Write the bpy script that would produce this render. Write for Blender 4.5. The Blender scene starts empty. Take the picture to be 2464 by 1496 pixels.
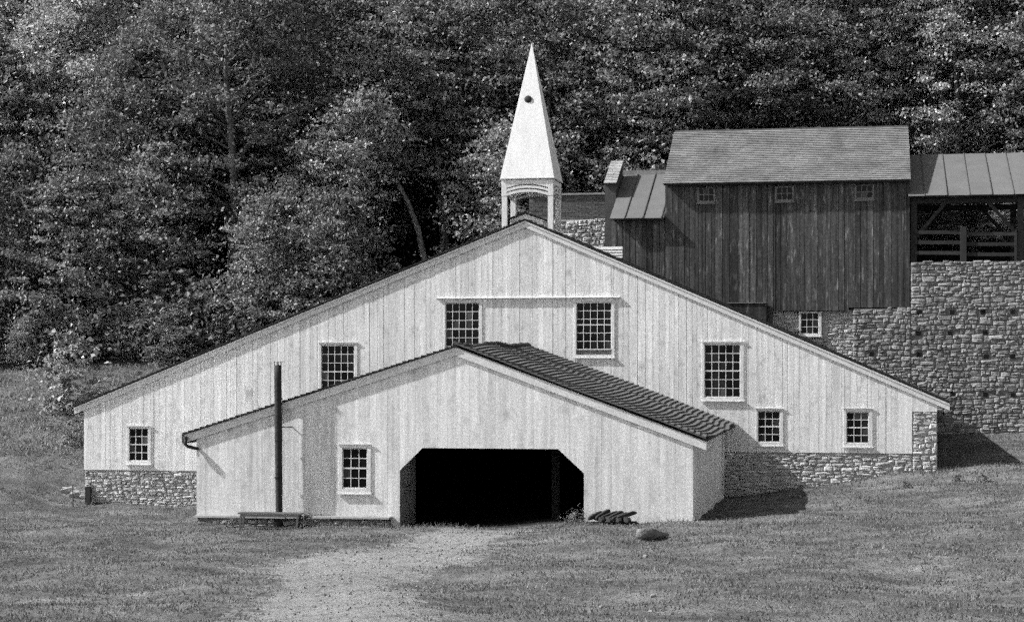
import bpy, math, random
import numpy as np
from mathutils import Vector

random.seed(7)
rng = np.random.default_rng(7)
sc = bpy.context.scene
COL = sc.collection
R = math.radians

# ------------------------------------------------------------------ camera, sky, sun, exposure
FOC, VPX, HOR, DIST, EYE = 4500.0, 2080.0, 868.0, 70.0, 4.95
PSI = math.atan((VPX - 1232) / FOC)
CP, SP = math.cos(PSI), math.sin(PSI)
cam_d = bpy.data.cameras.new('camera')
cam = bpy.data.objects.new('camera', cam_d)
COL.objects.link(cam)
cam.location = (0, -DIST, EYE)
cam.rotation_euler = (R(90), 0, PSI)
cam_d.sensor_width = 36
cam_d.lens = FOC / 2464 * 36
cam_d.shift_y = (HOR - 748) / 2464
cam_d.clip_start = 0.5
cam_d.clip_end = 2000
sc.camera = cam

LIGHT = Vector((1.15, 0.235, -1.0)).normalized()
w = bpy.data.worlds.new('World')
sc.world = w
w.use_nodes = True
nt = w.node_tree
nt.nodes.clear()
sky = nt.nodes.new('ShaderNodeTexSky')
sky.sky_type = 'NISHITA'
sky.sun_disc = False
sky.sun_elevation = math.asin(-LIGHT.z)
sky.sun_rotation = math.atan2(-LIGHT.x, -LIGHT.y)
bw = nt.nodes.new('ShaderNodeRGBToBW')          # black-and-white film: the sky's light without its hue
bg = nt.nodes.new('ShaderNodeBackground')
bg.inputs[1].default_value = 0.1
wo = nt.nodes.new('ShaderNodeOutputWorld')
nt.links.new(sky.outputs[0], bw.inputs[0])
nt.links.new(bw.outputs[0], bg.inputs[0])
nt.links.new(bg.outputs[0], wo.inputs[0])

sd = bpy.data.lights.new('sun', 'SUN')
sd.energy = 4.2
sd.angle = R(0.9)
so = bpy.data.objects.new('sun', sd)
COL.objects.link(so)
so.location = (-60, -30, 60)
so.rotation_euler = LIGHT.to_track_quat('-Z', 'Y').to_euler()

sc.view_settings.view_transform = 'Standard'
sc.view_settings.look = 'None'
sc.view_settings.exposure = 1.0
sc.view_settings.gamma = 1.0
sc.view_settings.use_curve_mapping = False
sc.render.engine = 'CYCLES'
sc.cycles.use_denoising = False                 # keep a trace of grain, the photograph is on grainy film
sc.cycles.max_bounces = 5
sc.cycles.diffuse_bounces = 3
sc.cycles.transparent_max_bounces = 6
sc.cycles.sample_clamp_indirect = 4
sc.cycles.use_adaptive_sampling = True
sc.cycles.adaptive_threshold = 0.12
sc.cycles.adaptive_min_samples = 8


def U(px, py, Y):
    """a point of the photograph (2464 px wide view) on the vertical plane at depth Y -> X, Z in metres"""
    a = (px - 1232) / FOC
    b = (HOR - py) / FOC
    t = (Y + DIST) / (CP + a * SP)
    return t * (-SP + a * CP), EYE + t * b


# ------------------------------------------------------------------ materials
def mat(name, base, var=0.12, scale=(3, 3, 3), detail=5, rough=0.9, bump=0.0, bscale=None, objvar=0.0, spec=0.3,
        fine=0.0, fscale=40, island=0.0, coord='Object', spots=0.0, spot_scale=2.0, spot_lo=0.62, spot_hi=0.75, spot_stretch=1.0):
    m = bpy.data.materials.new(name)
    m.use_nodes = True
    n = m.node_tree.nodes
    L = m.node_tree.links
    p = n['Principled BSDF']
    p.inputs['Roughness'].default_value = rough
    p.inputs['Specular IOR Level'].default_value = spec
    tc = n.new('ShaderNodeTexCoord')
    src = tc.outputs[coord]
    oi = n.new('ShaderNodeObjectInfo')
    if objvar:                                   # shift the pattern from piece to piece
        mul = n.new('ShaderNodeVectorMath'); mul.operation = 'SCALE'
        comb = n.new('ShaderNodeCombineXYZ')
        L.new(oi.outputs['Random'], comb.inputs[0]); L.new(oi.outputs['Random'], comb.inputs[1])
        L.new(comb.outputs[0], mul.inputs[0]); mul.inputs['Scale'].default_value = 37
        ad = n.new('ShaderNodeVectorMath'); ad.operation = 'ADD'
        L.new(src, ad.inputs[0]); L.new(mul.outputs[0], ad.inputs[1])
        src = ad.outputs[0]
    mp = n.new('ShaderNodeMapping')
    mp.inputs['Scale'].default_value = scale
    L.new(src, mp.inputs[0])
    tx = n.new('ShaderNodeTexNoise')
    tx.inputs['Scale'].default_value = 1.0
    tx.inputs['Detail'].default_value = detail
    tx.inputs['Roughness'].default_value = 0.6
    L.new(mp.outputs[0], tx.inputs[0])

    def math_(op, a, b):
        k = n.new('ShaderNodeMath'); k.operation = op
        for i, v in enumerate((a, b)):
            if isinstance(v, (int, float)): k.inputs[i].default_value = v
            else: L.new(v, k.inputs[i])
        return k.outputs[0]
    # value = base * (1 + var*(noise-.5)*2.5) ...
    v = math_('MULTIPLY_ADD', tx.outputs[0], var * 3.0)
    v.node.inputs[2].default_value = 1 - var * 1.5
    if objvar:
        k = math_('MULTIPLY_ADD', oi.outputs['Random'], objvar * 2); k.node.inputs[2].default_value = 1 - objvar
        v = math_('MULTIPLY', v, k)
    if island:
        ge = n.new('ShaderNodeNewGeometry')
        k = math_('MULTIPLY_ADD', ge.outputs['Random Per Island'], island * 2); k.node.inputs[2].default_value = 1 - island
        v = math_('MULTIPLY', v, k)
    if fine:
        t2 = n.new('ShaderNodeTexNoise'); t2.inputs['Scale'].default_value = fscale; t2.inputs['Detail'].default_value = 3
        L.new(src, t2.inputs[0])
        k = math_('MULTIPLY_ADD', t2.outputs[0], fine * 3); k.node.inputs[2].default_value = 1 - fine * 1.5
        v = math_('MULTIPLY', v, k)
    if spots:
        t3 = n.new('ShaderNodeTexNoise'); t3.inputs['Scale'].default_value = spot_scale; t3.inputs['Detail'].default_value = 6
        mp3 = n.new('ShaderNodeMapping'); mp3.inputs['Scale'].default_value = (1, 1, spot_stretch)
        L.new(src, mp3.inputs[0]); L.new(mp3.outputs[0], t3.inputs[0])
        mr = n.new('ShaderNodeMapRange')
        mr.inputs[1].default_value = spot_lo; mr.inputs[2].default_value = spot_hi
        mr.inputs[3].default_value = 1.0; mr.inputs[4].default_value = 1.0 + spots
        L.new(t3.outputs[0], mr.inputs[0])
        v = math_('MULTIPLY', v, mr.outputs[0])
    v = math_('MULTIPLY', v, base)
    v = math_('MAXIMUM', v, 0.004)
    L.new(v, p.inputs['Base Color'])
    if bump:
        tb = tx
        if bscale:
            tb = n.new('ShaderNodeTexNoise'); tb.inputs['Scale'].default_value = bscale; tb.inputs['Detail'].default_value = 6
            L.new(src, tb.inputs[0])
        bp = n.new('ShaderNodeBump'); bp.inputs['Strength'].default_value = 1.0; bp.inputs['Distance'].default_value = bump
        L.new(tb.outputs[0], bp.inputs['Height']); L.new(bp.outputs[0], p.inputs['Normal'])
    return m


M = {}
M['paint'] = mat('white_board_paint', 0.71, 0.36, (7, 7, 0.4), 8, 0.8, 0.003, None, 0.07, fine=0.2, fscale=18, spots=-0.38, spot_scale=2.6, spot_lo=0.56, spot_hi=0.78)
M['paint_wing'] = mat('white_wing_paint', 0.68, 0.36, (6, 6, 0.3), 8, 0.8, 0.002, None, 0.045, fine=0.2, fscale=16, spots=-0.35, spot_scale=2.0, spot_lo=0.54, spot_hi=0.78)
M['trim'] = mat('white_trim_paint', 0.65, 0.15, (2, 2, 2), 6, 0.75, fine=0.15, fscale=20, objvar=0.03)
M['steeple'] = mat('white_steeple_paint', 0.72, 0.16, (5, 5, 0.4), 6, 0.75, fine=0.12, fscale=16)
M['darkwood'] = mat('weathered_dark_board', 0.06, 1.1, (9, 9, 0.35), 8, 0.85, 0.008, None, 0.42, spec=0.25, fine=0.45, fscale=9, spots=2.6, spot_scale=7.0, spot_lo=0.58, spot_hi=0.76, spot_stretch=.22)
M['sash_grey'] = mat('grey_sash_paint', .17, .3, fine=.2)
M['timber'] = mat('dark_timber', 0.032, 0.3, (6, 6, 2), 6, 0.9, 0.004, None, 0.2)
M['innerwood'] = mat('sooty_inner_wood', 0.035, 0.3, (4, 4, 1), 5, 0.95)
M['partition'] = mat('grey_partition_boards', 0.28, 0.2, (8, 8, 0.6), 5, 0.9)
M['core'] = mat('dark_wall_core', 0.03, 0.1)
M['backing'] = mat('grey_backing_board', 0.16, 0.1)
M['hole_shade'] = mat('painted_hole_shade', 0.005, 0.1)  # near-black colour, painted shade for the putlog holes
M['shingle'] = mat('grey_wood_shingle', 0.15, 0.55, (0.8, 0.8, 0.8), 8, 0.9, 0.004, None, 0.06, island=0.16, fine=0.25, fscale=30, spots=0.9, spot_scale=1.3, spot_lo=0.70, spot_hi=0.80)
M['shingle_wing'] = mat('brown_wood_shingle', 0.115, 0.3, (2, 2, 2), 6, 0.9, 0.004, None, 0.04, island=0.10, fine=0.2, fscale=30)
M['shingle_dark'] = mat('dark_wood_shingle', 0.035, 0.3, (3, 3, 3), 5, 0.95, island=0.4)
M['metal'] = mat('dull_sheet_metal', 0.125, 0.18, (1.2, 1.2, 1.2), 6, 0.75, objvar=0.05, fine=0.13, fscale=25)
M['seam'] = mat('metal_seam', 0.09, 0.1)
M['stone'] = mat('rubble_stone', 0.25, 0.6, (1.3, 1.3, 1.3), 8, 0.95, 0.035, 3, 0.3, island=0.3, fine=0.2, fscale=30)
M['stone_pale'] = mat('limewashed_rubble', 0.40, 0.4, (1.3, 1.3, 1.3), 8, 0.95, 0.035, 3, 0.28, island=0.3, fine=0.2, fscale=30)
M['mortar'] = mat('sandy_mortar', 0.15, 0.3, (4, 4, 4), 7, 0.95, 0.02, 14)
M['mortar_pale'] = mat('pale_mortar', 0.32, 0.3, (4, 4, 4), 7, 0.95, 0.02, 14)
M['brick'] = mat('old_stack_brick', 0.085, 0.25, (8, 8, 8), 5, 0.95, 0.01, 20, 0.25, island=0.25)
M['iron'] = mat('rusty_iron', 0.03, 0.4, (9, 9, 5), 6, 0.7, 0.008, 20, 0.3, spots=2.5, spot_scale=6)
M['pig_iron'] = mat('dark_pig_iron', 0.018, 0.5, (9, 9, 9), 6, 0.8, 0.02, 14, 0.4)
M['bark'] = mat('grey_bark', 0.15, 0.35, (5, 5, 1.2), 6, 0.95, 0.02, 9)
M['bark_pale'] = mat('pale_bark', 0.30, 0.35, (4, 4, 1.2), 6, 0.95, 0.02, 9)
M['log'] = mat('weathered_log', 0.15, 0.6, (9, 9, 9), 7, 0.9, 0.05, 9, fine=.3, fscale=14)
M['bench'] = mat('bench_wood', 0.10, 0.3, (3, 20, 20), 6, 0.85, objvar=0.1)
M['slab'] = mat('pale_stone_slab', 0.24, 0.3, (4, 4, 4), 6, 0.9, 0.01, 12, 0.1)
M['pebble'] = mat('pale_litter', 0.22, 0.2, (9, 9, 9), 4, 0.8, objvar=0.2)


def glass_mat():
    m = bpy.data.materials.new('window_glass')
    m.use_nodes = True
    n = m.node_tree.nodes; L = m.node_tree.links
    p = n['Principled BSDF']
    oi = n.new('ShaderNodeObjectInfo')
    k = n.new('ShaderNodeMapRange')
    k.inputs[3].default_value = 0.006; k.inputs[4].default_value = 0.09  # a few panes get a lighter base colour, imitating reflections
    pw = n.new('ShaderNodeMath'); pw.operation = 'POWER'; pw.inputs[1].default_value = 7
    L.new(oi.outputs['Random'], pw.inputs[0]); L.new(pw.outputs[0], k.inputs[0])
    L.new(k.outputs[0], p.inputs['Base Color'])
    p.inputs['Roughness'].default_value = 0.12
    p.inputs['Specular IOR Level'].default_value = 0.14
    tc = n.new('ShaderNodeTexCoord'); t = n.new('ShaderNodeTexNoise'); t.inputs['Scale'].default_value = 1.5
    bp = n.new('ShaderNodeBump'); bp.inputs['Distance'].default_value = 0.01; bp.inputs['Strength'].default_value = 0.5
    L.new(tc.outputs['Object'], t.inputs[0]); L.new(t.outputs[0], bp.inputs['Height']); L.new(bp.outputs[0], p.inputs['Normal'])
    return m


M['glass'] = glass_mat()


def leaf_mat(name, base, trans=0.28, rough=0.5, spec=0.3, var=0.45, isl=0.45, skew=False):
    m = bpy.data.materials.new(name)
    m.use_nodes = True
    n = m.node_tree.nodes; L = m.node_tree.links
    p = n['Principled BSDF']
    out = n['Material Output']
    tc = n.new('ShaderNodeTexCoord')
    t = n.new('ShaderNodeTexNoise'); t.inputs['Scale'].default_value = 0.9; t.inputs['Detail'].default_value = 3
    L.new(tc.outputs['Object'], t.inputs[0])
    oi = n.new('ShaderNodeObjectInfo')
    ge = n.new('ShaderNodeNewGeometry')

    def ma(a, mul, add):
        k = n.new('ShaderNodeMath'); k.operation = 'MULTIPLY_ADD'
        L.new(a, k.inputs[0]); k.inputs[1].default_value = mul; k.inputs[2].default_value = add
        return k.outputs[0]

    def mu(a, b):
        k = n.new('ShaderNodeMath'); k.operation = 'MULTIPLY'
        L.new(a, k.inputs[0])
        if isinstance(b, float): k.inputs[1].default_value = b
        else: L.new(b, k.inputs[1])
        return k.outputs[0]
    v = mu(ma(t.outputs[0], 3 * var, 1 - 1.5 * var), ma(oi.outputs['Random'], 0.7, 0.65))
    ri = ge.outputs['Random Per Island']
    if skew:                                  # most leaves dark, a few pale
        k3 = n.new('ShaderNodeMath'); k3.operation = 'POWER'; L.new(ri, k3.inputs[0]); k3.inputs[1].default_value = 2.6
        v = mu(v, ma(k3.outputs[0], 1.5, .58))
    else:
        v = mu(v, ma(ri, 2 * isl, 1 - isl))
    v = mu(v, float(base))
    L.new(v, p.inputs['Base Color'])
    p.inputs['Roughness'].default_value = rough
    p.inputs['Specular IOR Level'].default_value = spec
    tr = n.new('ShaderNodeBsdfTranslucent')
    L.new(v, tr.inputs[0])
    mx = n.new('ShaderNodeMixShader'); mx.inputs[0].default_value = trans
    L.new(p.outputs[0], mx.inputs[1]); L.new(tr.outputs[0], mx.inputs[2]); L.new(mx.outputs[0], out.inputs[0])
    return m


M['leaf'] = leaf_mat('forest_leaf', 0.23, skew=True)
M['leaf_light'] = leaf_mat('pale_forest_leaf', 0.29, skew=True)
M['leaf_bush'] = leaf_mat('bush_leaf', 0.17, isl=.5)
M['leaf_big'] = leaf_mat('pale_bush_leaf', 0.38, isl=.6)
M['dry_blade'] = leaf_mat('dry_grass_blade', 0.19, 0.3, 0.7, 0.2, 0.55, 0.45)
M['blade'] = leaf_mat('grass_blade', 0.145, 0.3, 0.7, 0.2, 0.55, 0.45)

# ------------------------------------------------------------------ building helpers
BASE = {}


def setp(o, label=None, cat=None, group=None, kind=None):
    if label: o['label'] = label
    if cat: o['category'] = cat
    if group: o['group'] = group
    if kind: o['kind'] = kind
    return o


def thing(name, loc, label, cat, group=None):
    o = bpy.data.objects.new(name, None)
    o.empty_display_size = 0.3
    COL.objects.link(o)
    o.location = loc
    BASE[o.name] = Vector(loc)
    return setp(o, label, cat, group)


def base_of(o):
    return BASE[o.name] if o is not None and o.name in BASE else Vector((0, 0, 0))


def add(name, mesh, parent=None, loc=(0, 0, 0), scale=None, rot=None):
    """link a mesh object; loc in world metres (mesh data local to it); parts keep their thing's base as origin"""
    o = bpy.data.objects.new(name, mesh)
    COL.objects.link(o)
    b = base_of(parent)
    o.location = Vector(loc) - b
    if scale is not None: o.scale = scale
    if rot is not None: o.rotation_euler = rot
    if parent is not None: o.parent = parent
    return o


class MB:
    def __init__(s):
        s.v = []; s.f = []; s.smooth = False

    def poly(s, pts, faces):
        k = len(s.v)
        s.v += [tuple(p) for p in pts]
        s.f += [tuple(i + k for i in f) for f in faces]
        return s

    def box(s, x0, x1, y0, y1, z0, z1):
        return s.hexa([(x0, y0, z0), (x1, y0, z0), (x1, y1, z0), (x0, y1, z0), (x0, y0, z1), (x1, y0, z1), (x1, y1, z1), (x0, y1, z1)])

    def hexa(s, p):
        return s.poly(p, [(0, 3, 2, 1), (4, 5, 6, 7), (0, 1, 5, 4), (1, 2, 6, 5), (2, 3, 7, 6), (3, 0, 4, 7)])

    def prism(s, xz, y0, y1):
        """polygon in x,z (counter-clockwise seen from the front) pushed from y0 (front) to y1 (back)"""
        n = len(xz)
        pts = [(x, y0, z) for x, z in xz] + [(x, y1, z) for x, z in xz]
        return s.poly(pts, [tuple(range(n)), tuple(range(2 * n - 1, n - 1, -1))] + [(i, i + n, (i + 1) % n + n, (i + 1) % n) for i in range(n)])

    def bar(s, a, b, wx, wy, up=(0, 0, 1)):
        a = Vector(a); b = Vector(b)
        d = (b - a).normalized()
        up = Vector(up)
        r = d.cross(up)
        if r.length < 1e-4: r = d.cross(Vector((0, 1, 0)))
        r.normalize(); u = r.cross(d).normalized()
        q = lambda c, i, j: c + r * (wx / 2 * i) + u * (wy / 2 * j)
        return s.hexa([q(a, -1, -1), q(a, 1, -1), q(b, 1, -1), q(b, -1, -1), q(a, -1, 1), q(a, 1, 1), q(b, 1, 1), q(b, -1, 1)])

    def tube(s, pts, rad, n=8, jit=0.0):
        pts = [Vector(p) for p in pts]
        k = len(s.v)
        for i, p in enumerate(pts):
            d = (pts[min(i + 1, len(pts) - 1)] - pts[max(i - 1, 0)]).normalized()
            ref = Vector((0, 0, 1)) if abs(d.z) < 0.9 else Vector((1, 0, 0))
            r = d.cross(ref).normalized(); u = r.cross(d)
            for j in range(n):
                t = 2 * math.pi * j / n
                q = rad[i] * (1 + random.uniform(-jit, jit))
                s.v.append(tuple(p + r * math.cos(t) * q + u * math.sin(t) * q))
        for i in range(len(pts) - 1):
            for j in range(n):
                s.f.append((k + i * n + j, k + i * n + (j + 1) % n, k + (i + 1) * n + (j + 1) % n, k + (i + 1) * n + j))
        s.f.append(tuple(k + j for j in range(n - 1, -1, -1)))
        e = k + (len(pts) - 1) * n
        s.f.append(tuple(e + j for j in range(n)))
        return s

    def mesh(s, name, m, off=Vector((0, 0, 0)), smooth=False):
        me = bpy.data.meshes.new(name)
        me.from_pydata([(x - off[0], y - off[1], z - off[2]) for x, y, z in s.v], [], s.f)
        me.materials.append(m)
        if smooth:
            me.polygons.foreach_set('use_smooth', [True] * len(me.polygons))
        me.update()
        return me

    def build(s, name, m, parent=None, root=None, smooth=False):
        """verts in world metres. root: the top-level thing (parent may be one of its parts)"""
        root = root or parent
        b = base_of(root)
        o = bpy.data.objects.new(name, s.mesh(name, m, b, smooth))
        COL.objects.link(o)
        if parent is not None:
            o.parent = parent
        return o

    def solo(s, name, m, loc, label, cat, group=None, smooth=False):
        o = bpy.data.objects.new(name, s.mesh(name, m, Vector(loc), smooth))
        o.location = loc
        COL.objects.link(o)
        return setp(o, label, cat, group)


def np_mesh(name, V, Fq, m, smooth=False):
    """V (N,3), Fq (M,k) all faces of one size"""
    me = bpy.data.meshes.new(name)
    M_, k = Fq.shape
    me.vertices.add(len(V)); me.vertices.foreach_set('co', np.ascontiguousarray(V, dtype=np.float32).ravel())
    me.loops.add(M_ * k); me.loops.foreach_set('vertex_index', np.ascontiguousarray(Fq, dtype=np.int32).ravel())
    me.polygons.add(M_)
    me.polygons.foreach_set('loop_start', np.arange(0, M_ * k, k, dtype=np.int32))
    me.polygons.foreach_set('use_smooth', np.full(M_, smooth, dtype=bool))
    me.materials.append(m)
    me.update(calc_edges=True)
    return me


def hex_faces(n):
    f = np.array([(0, 3, 2, 1), (4, 5, 6, 7), (0, 1, 5, 4), (1, 2, 6, 5), (2, 3, 7, 6), (3, 0, 4, 7)])
    return (np.arange(n)[:, None, None] * 8 + f[None]).reshape(-1, 4)


def shingles(O, u, v, W, H, course, width, thick=0.022, disp=None, wave=None, rows=None, gap=.004, jit=.012, lj=.008):
    """hexahedra of a shingled slope: O eave corner, u along the eave, v up the slope (unit vectors); returns V per course"""
    O = np.array(O, float); u = np.array(u, float); v = np.array(v, float)
    nrm = np.cross(u, v)
    out = []
    nrow = int(round(H / course)) if rows is None else rows
    for i in range(nrow):
        n = max(2, int(W / width))
        cut = np.concatenate([[0], np.sort(np.clip((np.arange(1, n) + rng.uniform(-.3, .3, n - 1)) / n, 0.002, 0.998)), [1]]) * W
        a, b = cut[:-1] + gap, cut[1:] - gap
        v0 = i * course + rng.uniform(-jit, jit, n)
        v1 = np.full(n, min((i + 1.25) * course, H + .02))
        lift = thick + rng.uniform(0, lj, n)
        P = np.zeros((n, 8, 3))
        for q, (uu, vv, nn) in enumerate([(a, v0, lift * 0 + .001), (b, v0, lift * 0 + .001), (b, v1, lift * 0 - .012), (a, v1, lift * 0 - .012),
                                          (a, v0, lift + .02), (b, v0, lift + .02), (b, v1, lift * 0 + .006), (a, v1, lift * 0 + .006)]):
            hh = nn + (disp(uu, vv) if disp else 0)
            P[:, q] = O + uu[:, None] * u + vv[:, None] * v + np.asarray(hh)[:, None] * nrm
            if wave: P[:, q] += wave(uu, vv)[:, None] * v
        out.append(P.reshape(-1, 3))
    return out


# ------------------------------------------------------------------ ground
YF = -13.0                                    # face of the front wing
ctrl = []
for px, py, Y in [(300, 1262, YF), (470, 1268, YF), (700, 1264, YF), (960, 1266, YF), (1120, 1272, YF), (1300, 1262, YF), (1400, 1252, YF), (1668, 1260, YF), (1850, 1245, YF), (2200, 1240, YF),
                  (120, 1205, 0), (205, 1208, 0), (340, 1211, 0), (475, 1214, 0), (1745, 1192, 0), (1945, 1170, 0), (2100, 1150, 0), (2255, 1131, 0), (2464, 1118, 0),
                  (0, 1190, -1), (0, 1110, 2), (100, 1095, 3), (195, 1090, 3.5), (0, 1010, 7), (100, 1010, 7), (190, 1010, 8), (0, 918, 12), (100, 912, 12), (250, 890, 13), (380, 880, 13.4), (-200, 920, 12),
                  (2300, 1047, 12.6), (2464, 1046, 12.6), (2400, 1085, 6), (2600, 1046, 12.6)]:
    x, z = U(px, py, Y)
    ctrl.append((x, Y, z))
ctrl += [(-25, -35, -.25), (-12, -35, -.05), (0, -35, 0), (8, -35, .15), (-5, -24, -.05), (6, -22, .3), (-25, -22, -.35), (-14, -20, -.2),
         (0, -70, 3.2), (-30, -70, 3), (20, -70, 3.4), (-60, -25, 0), (-60, 11, 4.6), (32, -20, 1.6), (32, 12, 2.6), (-60, -70, 3), (40, -70, 4)]
ctrl = np.array(ctrl)


def tps_fit(P):
    d = np.linalg.norm(P[:, None, :2] - P[None, :, :2], axis=2)
    K = np.where(d > 0, d * d * np.log(np.maximum(d, 1e-9)), 0) + np.eye(len(P)) * 2.0
    A = np.zeros((len(P) + 3,) * 2)
    A[:len(P), :len(P)] = K
    A[:len(P), len(P):] = np.c_[np.ones(len(P)), P[:, :2]]
    A[len(P):, :len(P)] = A[:len(P), len(P):].T
    return np.linalg.solve(A, np.r_[P[:, 2], 0, 0, 0])


TPSW = tps_fit(ctrl)


def sstep(a, b, x):
    t = np.clip((x - a) / (b - a), 0, 1)
    return t * t * (3 - 2 * t)


def ground_z(x, y):
    x = np.asarray(x, float); y = np.asarray(y, float)
    xs = np.clip(x, -65, 42); ys = np.clip(y, -75, 13.5)
    z = TPSW[-3] + TPSW[-2] * xs + TPSW[-1] * ys
    for (cx, cy, _), wgt in zip(ctrl, TPSW[:-3]):
        d2 = (xs - cx) ** 2 + (ys - cy) ** 2
        z = z + wgt * 0.5 * d2 * np.log(np.maximum(d2, 1e-9))
    right = sstep(-15, -7, x)
    hb = 4.3 + 5.0 * right
    y0 = 14.0 + 4.5 * right
    rise = np.maximum(y - y0, 0)
    hill = hb + 0.44 * rise - 0.0009 * np.maximum(rise - 40, 0) ** 2
    hill = np.where(y > 260, hb + 0.44 * (260 - y0) - .0009 * (220 - y0) ** 2, hill)
    m = sstep(13.3, 14.1, y)
    z = z * (1 - m) + hill * m
    und = 0.035 * np.sin(x * 1.7 + y * .6) + 0.04 * np.sin(x * .8 - y * 1.3 + 1) + .03 * np.sin(y * 2.3 + x * .25)
    mound = .07 * np.sin(x * .55 + y * .75 + .8 * np.sin(y * .3)) + .05 * np.sin(x * 1.1 - y * .5 + 2)
    return z + und * (y < 13) * (y > -60) + mound * sstep(YF - .8, YF - 3.5, y) * sstep(-60, -50, y) + mound * .7 * sstep(-3.5, -1.5, x) * sstep(YF - 2, YF + 2, y) * sstep(-.5, -3, y)


def gz(x, y):
    return float(ground_z(np.array([x]), np.array([y]))[0])


def on_ground(px, py):
    """where the sight line through a photo point meets the ground"""
    lo, hi = -60.0, 13.0
    for Y in np.arange(-50, 13, .1):
        x, z = U(px, py, Y)
        if z <= gz(x, Y): return x, Y, gz(x, Y)
    return x, Y, gz(x, Y)


# worn dirt path: centre line and half width, through real points of the yard
path_pts = []
for px, py, hwpx in [(1150, 1280, 125), (1090, 1305, 120), (950, 1335, 230), (830, 1362, 230), (825, 1400, 165), (810, 1440, 205), (800, 1492, 265), (780, 1560, 350)]:
    x, Y, z = on_ground(px, py)
    path_pts.append((x, Y, hwpx / FOC * (Y + 70)))
path_pts = np.array(path_pts)


def path_mask(x, y):
    x = np.asarray(x, float); y = np.asarray(y, float)
    best = np.full(x.shape, 9.0)
    for (ax, ay, aw), (bx, by, bw_) in zip(path_pts[:-1], path_pts[1:]):
        dx, dy = bx - ax, by - ay
        t = np.clip(((x - ax) * dx + (y - ay) * dy) / (dx * dx + dy * dy), 0, 1)
        d = np.hypot(x - ax - t * dx, (y - ay - t * dy) * 1.0) / (aw + t * (bw_ - aw))
        best = np.minimum(best, d)
    return np.clip(1.7 - best * 1.1, 0, 1)


def make_ground():
    gx = np.unique(np.r_[np.linspace(-420, -75, 16), np.arange(-70, -46, 1.2), np.arange(-46, 16, .35), np.arange(16, 40, 1.2), np.linspace(44, 420, 16)])
    gy = np.unique(np.r_[np.linspace(-300, -75, 10), np.arange(-74, -40, 1.5), np.arange(-40, 15, .35), np.arange(15, 90, 2.0), np.linspace(95, 600, 20)])
    X, Y = np.meshgrid(gx, gy)
    Z = ground_z(X.ravel(), Y.ravel())
    V = np.c_[X.ravel(), Y.ravel(), Z]
    ny, nx = X.shape
    i = np.arange(ny - 1)[:, None] * nx + np.arange(nx - 1)[None]
    Fq = np.stack([i, i + 1, i + nx + 1, i + nx], -1).reshape(-1, 4)
    m = bpy.data.materials.new('yard_ground')
    m.use_nodes = True
    n = m.node_tree.nodes; L = m.node_tree.links
    p = n['Principled BSDF']; p.inputs['Roughness'].default_value = 1.0; p.inputs['Specular IOR Level'].default_value = 0.1
    tc = n.new('ShaderNodeTexCoord')

    def noise(scale, detail, sy=1.0):
        mp = n.new('ShaderNodeMapping'); mp.inputs['Scale'].default_value = (scale, scale * sy, scale)
        t = n.new('ShaderNodeTexNoise'); t.inputs['Scale'].default_value = 1; t.inputs['Detail'].default_value = detail; t.inputs['Roughness'].default_value = .65
        L.new(tc.outputs['Object'], mp.inputs[0]); L.new(mp.outputs[0], t.inputs[0])
        return t.outputs[0]

    def m3(op, a, b, c=None):
        k = n.new('ShaderNodeMath'); k.operation = op
        for j, q in enumerate((a, b, c)):
            if q is None: continue
            if isinstance(q, (int, float)): k.inputs[j].default_value = q
            else: L.new(q, k.inputs[j])
        return k.outputs[0]
    big = noise(.3, 6, 2.6); mid = noise(2.2, 6); fine = noise(16, 5)
    g = m3('MULTIPLY', m3('MULTIPLY_ADD', big, 3.0, -.5), m3('MULTIPLY_ADD', mid, 1.4, .3))
    g = m3('MULTIPLY', g, m3('MULTIPLY_ADD', fine, 2.4, -.2))
    grass = m3('MULTIPLY', g, .112)
    dirt = m3('MULTIPLY', m3('MULTIPLY', m3('MULTIPLY_ADD', mid, .9, .55), m3('MULTIPLY_ADD', fine, 2.3, -.15)), .195)
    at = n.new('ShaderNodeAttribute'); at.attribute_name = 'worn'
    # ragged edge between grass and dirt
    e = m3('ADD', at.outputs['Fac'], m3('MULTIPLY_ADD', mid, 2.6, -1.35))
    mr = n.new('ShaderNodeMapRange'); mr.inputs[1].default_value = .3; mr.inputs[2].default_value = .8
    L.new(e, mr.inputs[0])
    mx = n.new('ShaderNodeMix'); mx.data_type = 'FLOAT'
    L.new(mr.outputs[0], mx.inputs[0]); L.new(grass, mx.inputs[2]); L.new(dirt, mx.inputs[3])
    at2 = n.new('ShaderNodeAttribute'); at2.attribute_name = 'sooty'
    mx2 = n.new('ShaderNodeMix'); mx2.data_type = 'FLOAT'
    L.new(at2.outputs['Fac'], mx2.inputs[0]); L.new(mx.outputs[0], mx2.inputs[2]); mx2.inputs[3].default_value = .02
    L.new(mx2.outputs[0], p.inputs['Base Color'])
    bp = n.new('ShaderNodeBump'); bp.inputs['Distance'].default_value = .05; bp.inputs['Strength'].default_value = .9
    L.new(fine, bp.inputs['Height']); L.new(bp.outputs[0], p.inputs['Normal'])
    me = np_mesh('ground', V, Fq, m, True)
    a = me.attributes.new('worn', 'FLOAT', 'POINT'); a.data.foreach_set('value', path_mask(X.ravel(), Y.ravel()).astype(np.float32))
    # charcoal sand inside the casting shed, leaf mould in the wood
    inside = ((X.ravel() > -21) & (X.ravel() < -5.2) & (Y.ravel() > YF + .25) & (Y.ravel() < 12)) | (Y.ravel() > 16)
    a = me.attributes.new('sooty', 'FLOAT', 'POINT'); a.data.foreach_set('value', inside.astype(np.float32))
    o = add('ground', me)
    o['kind'] = 'structure'
    return o


make_ground()

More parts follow.
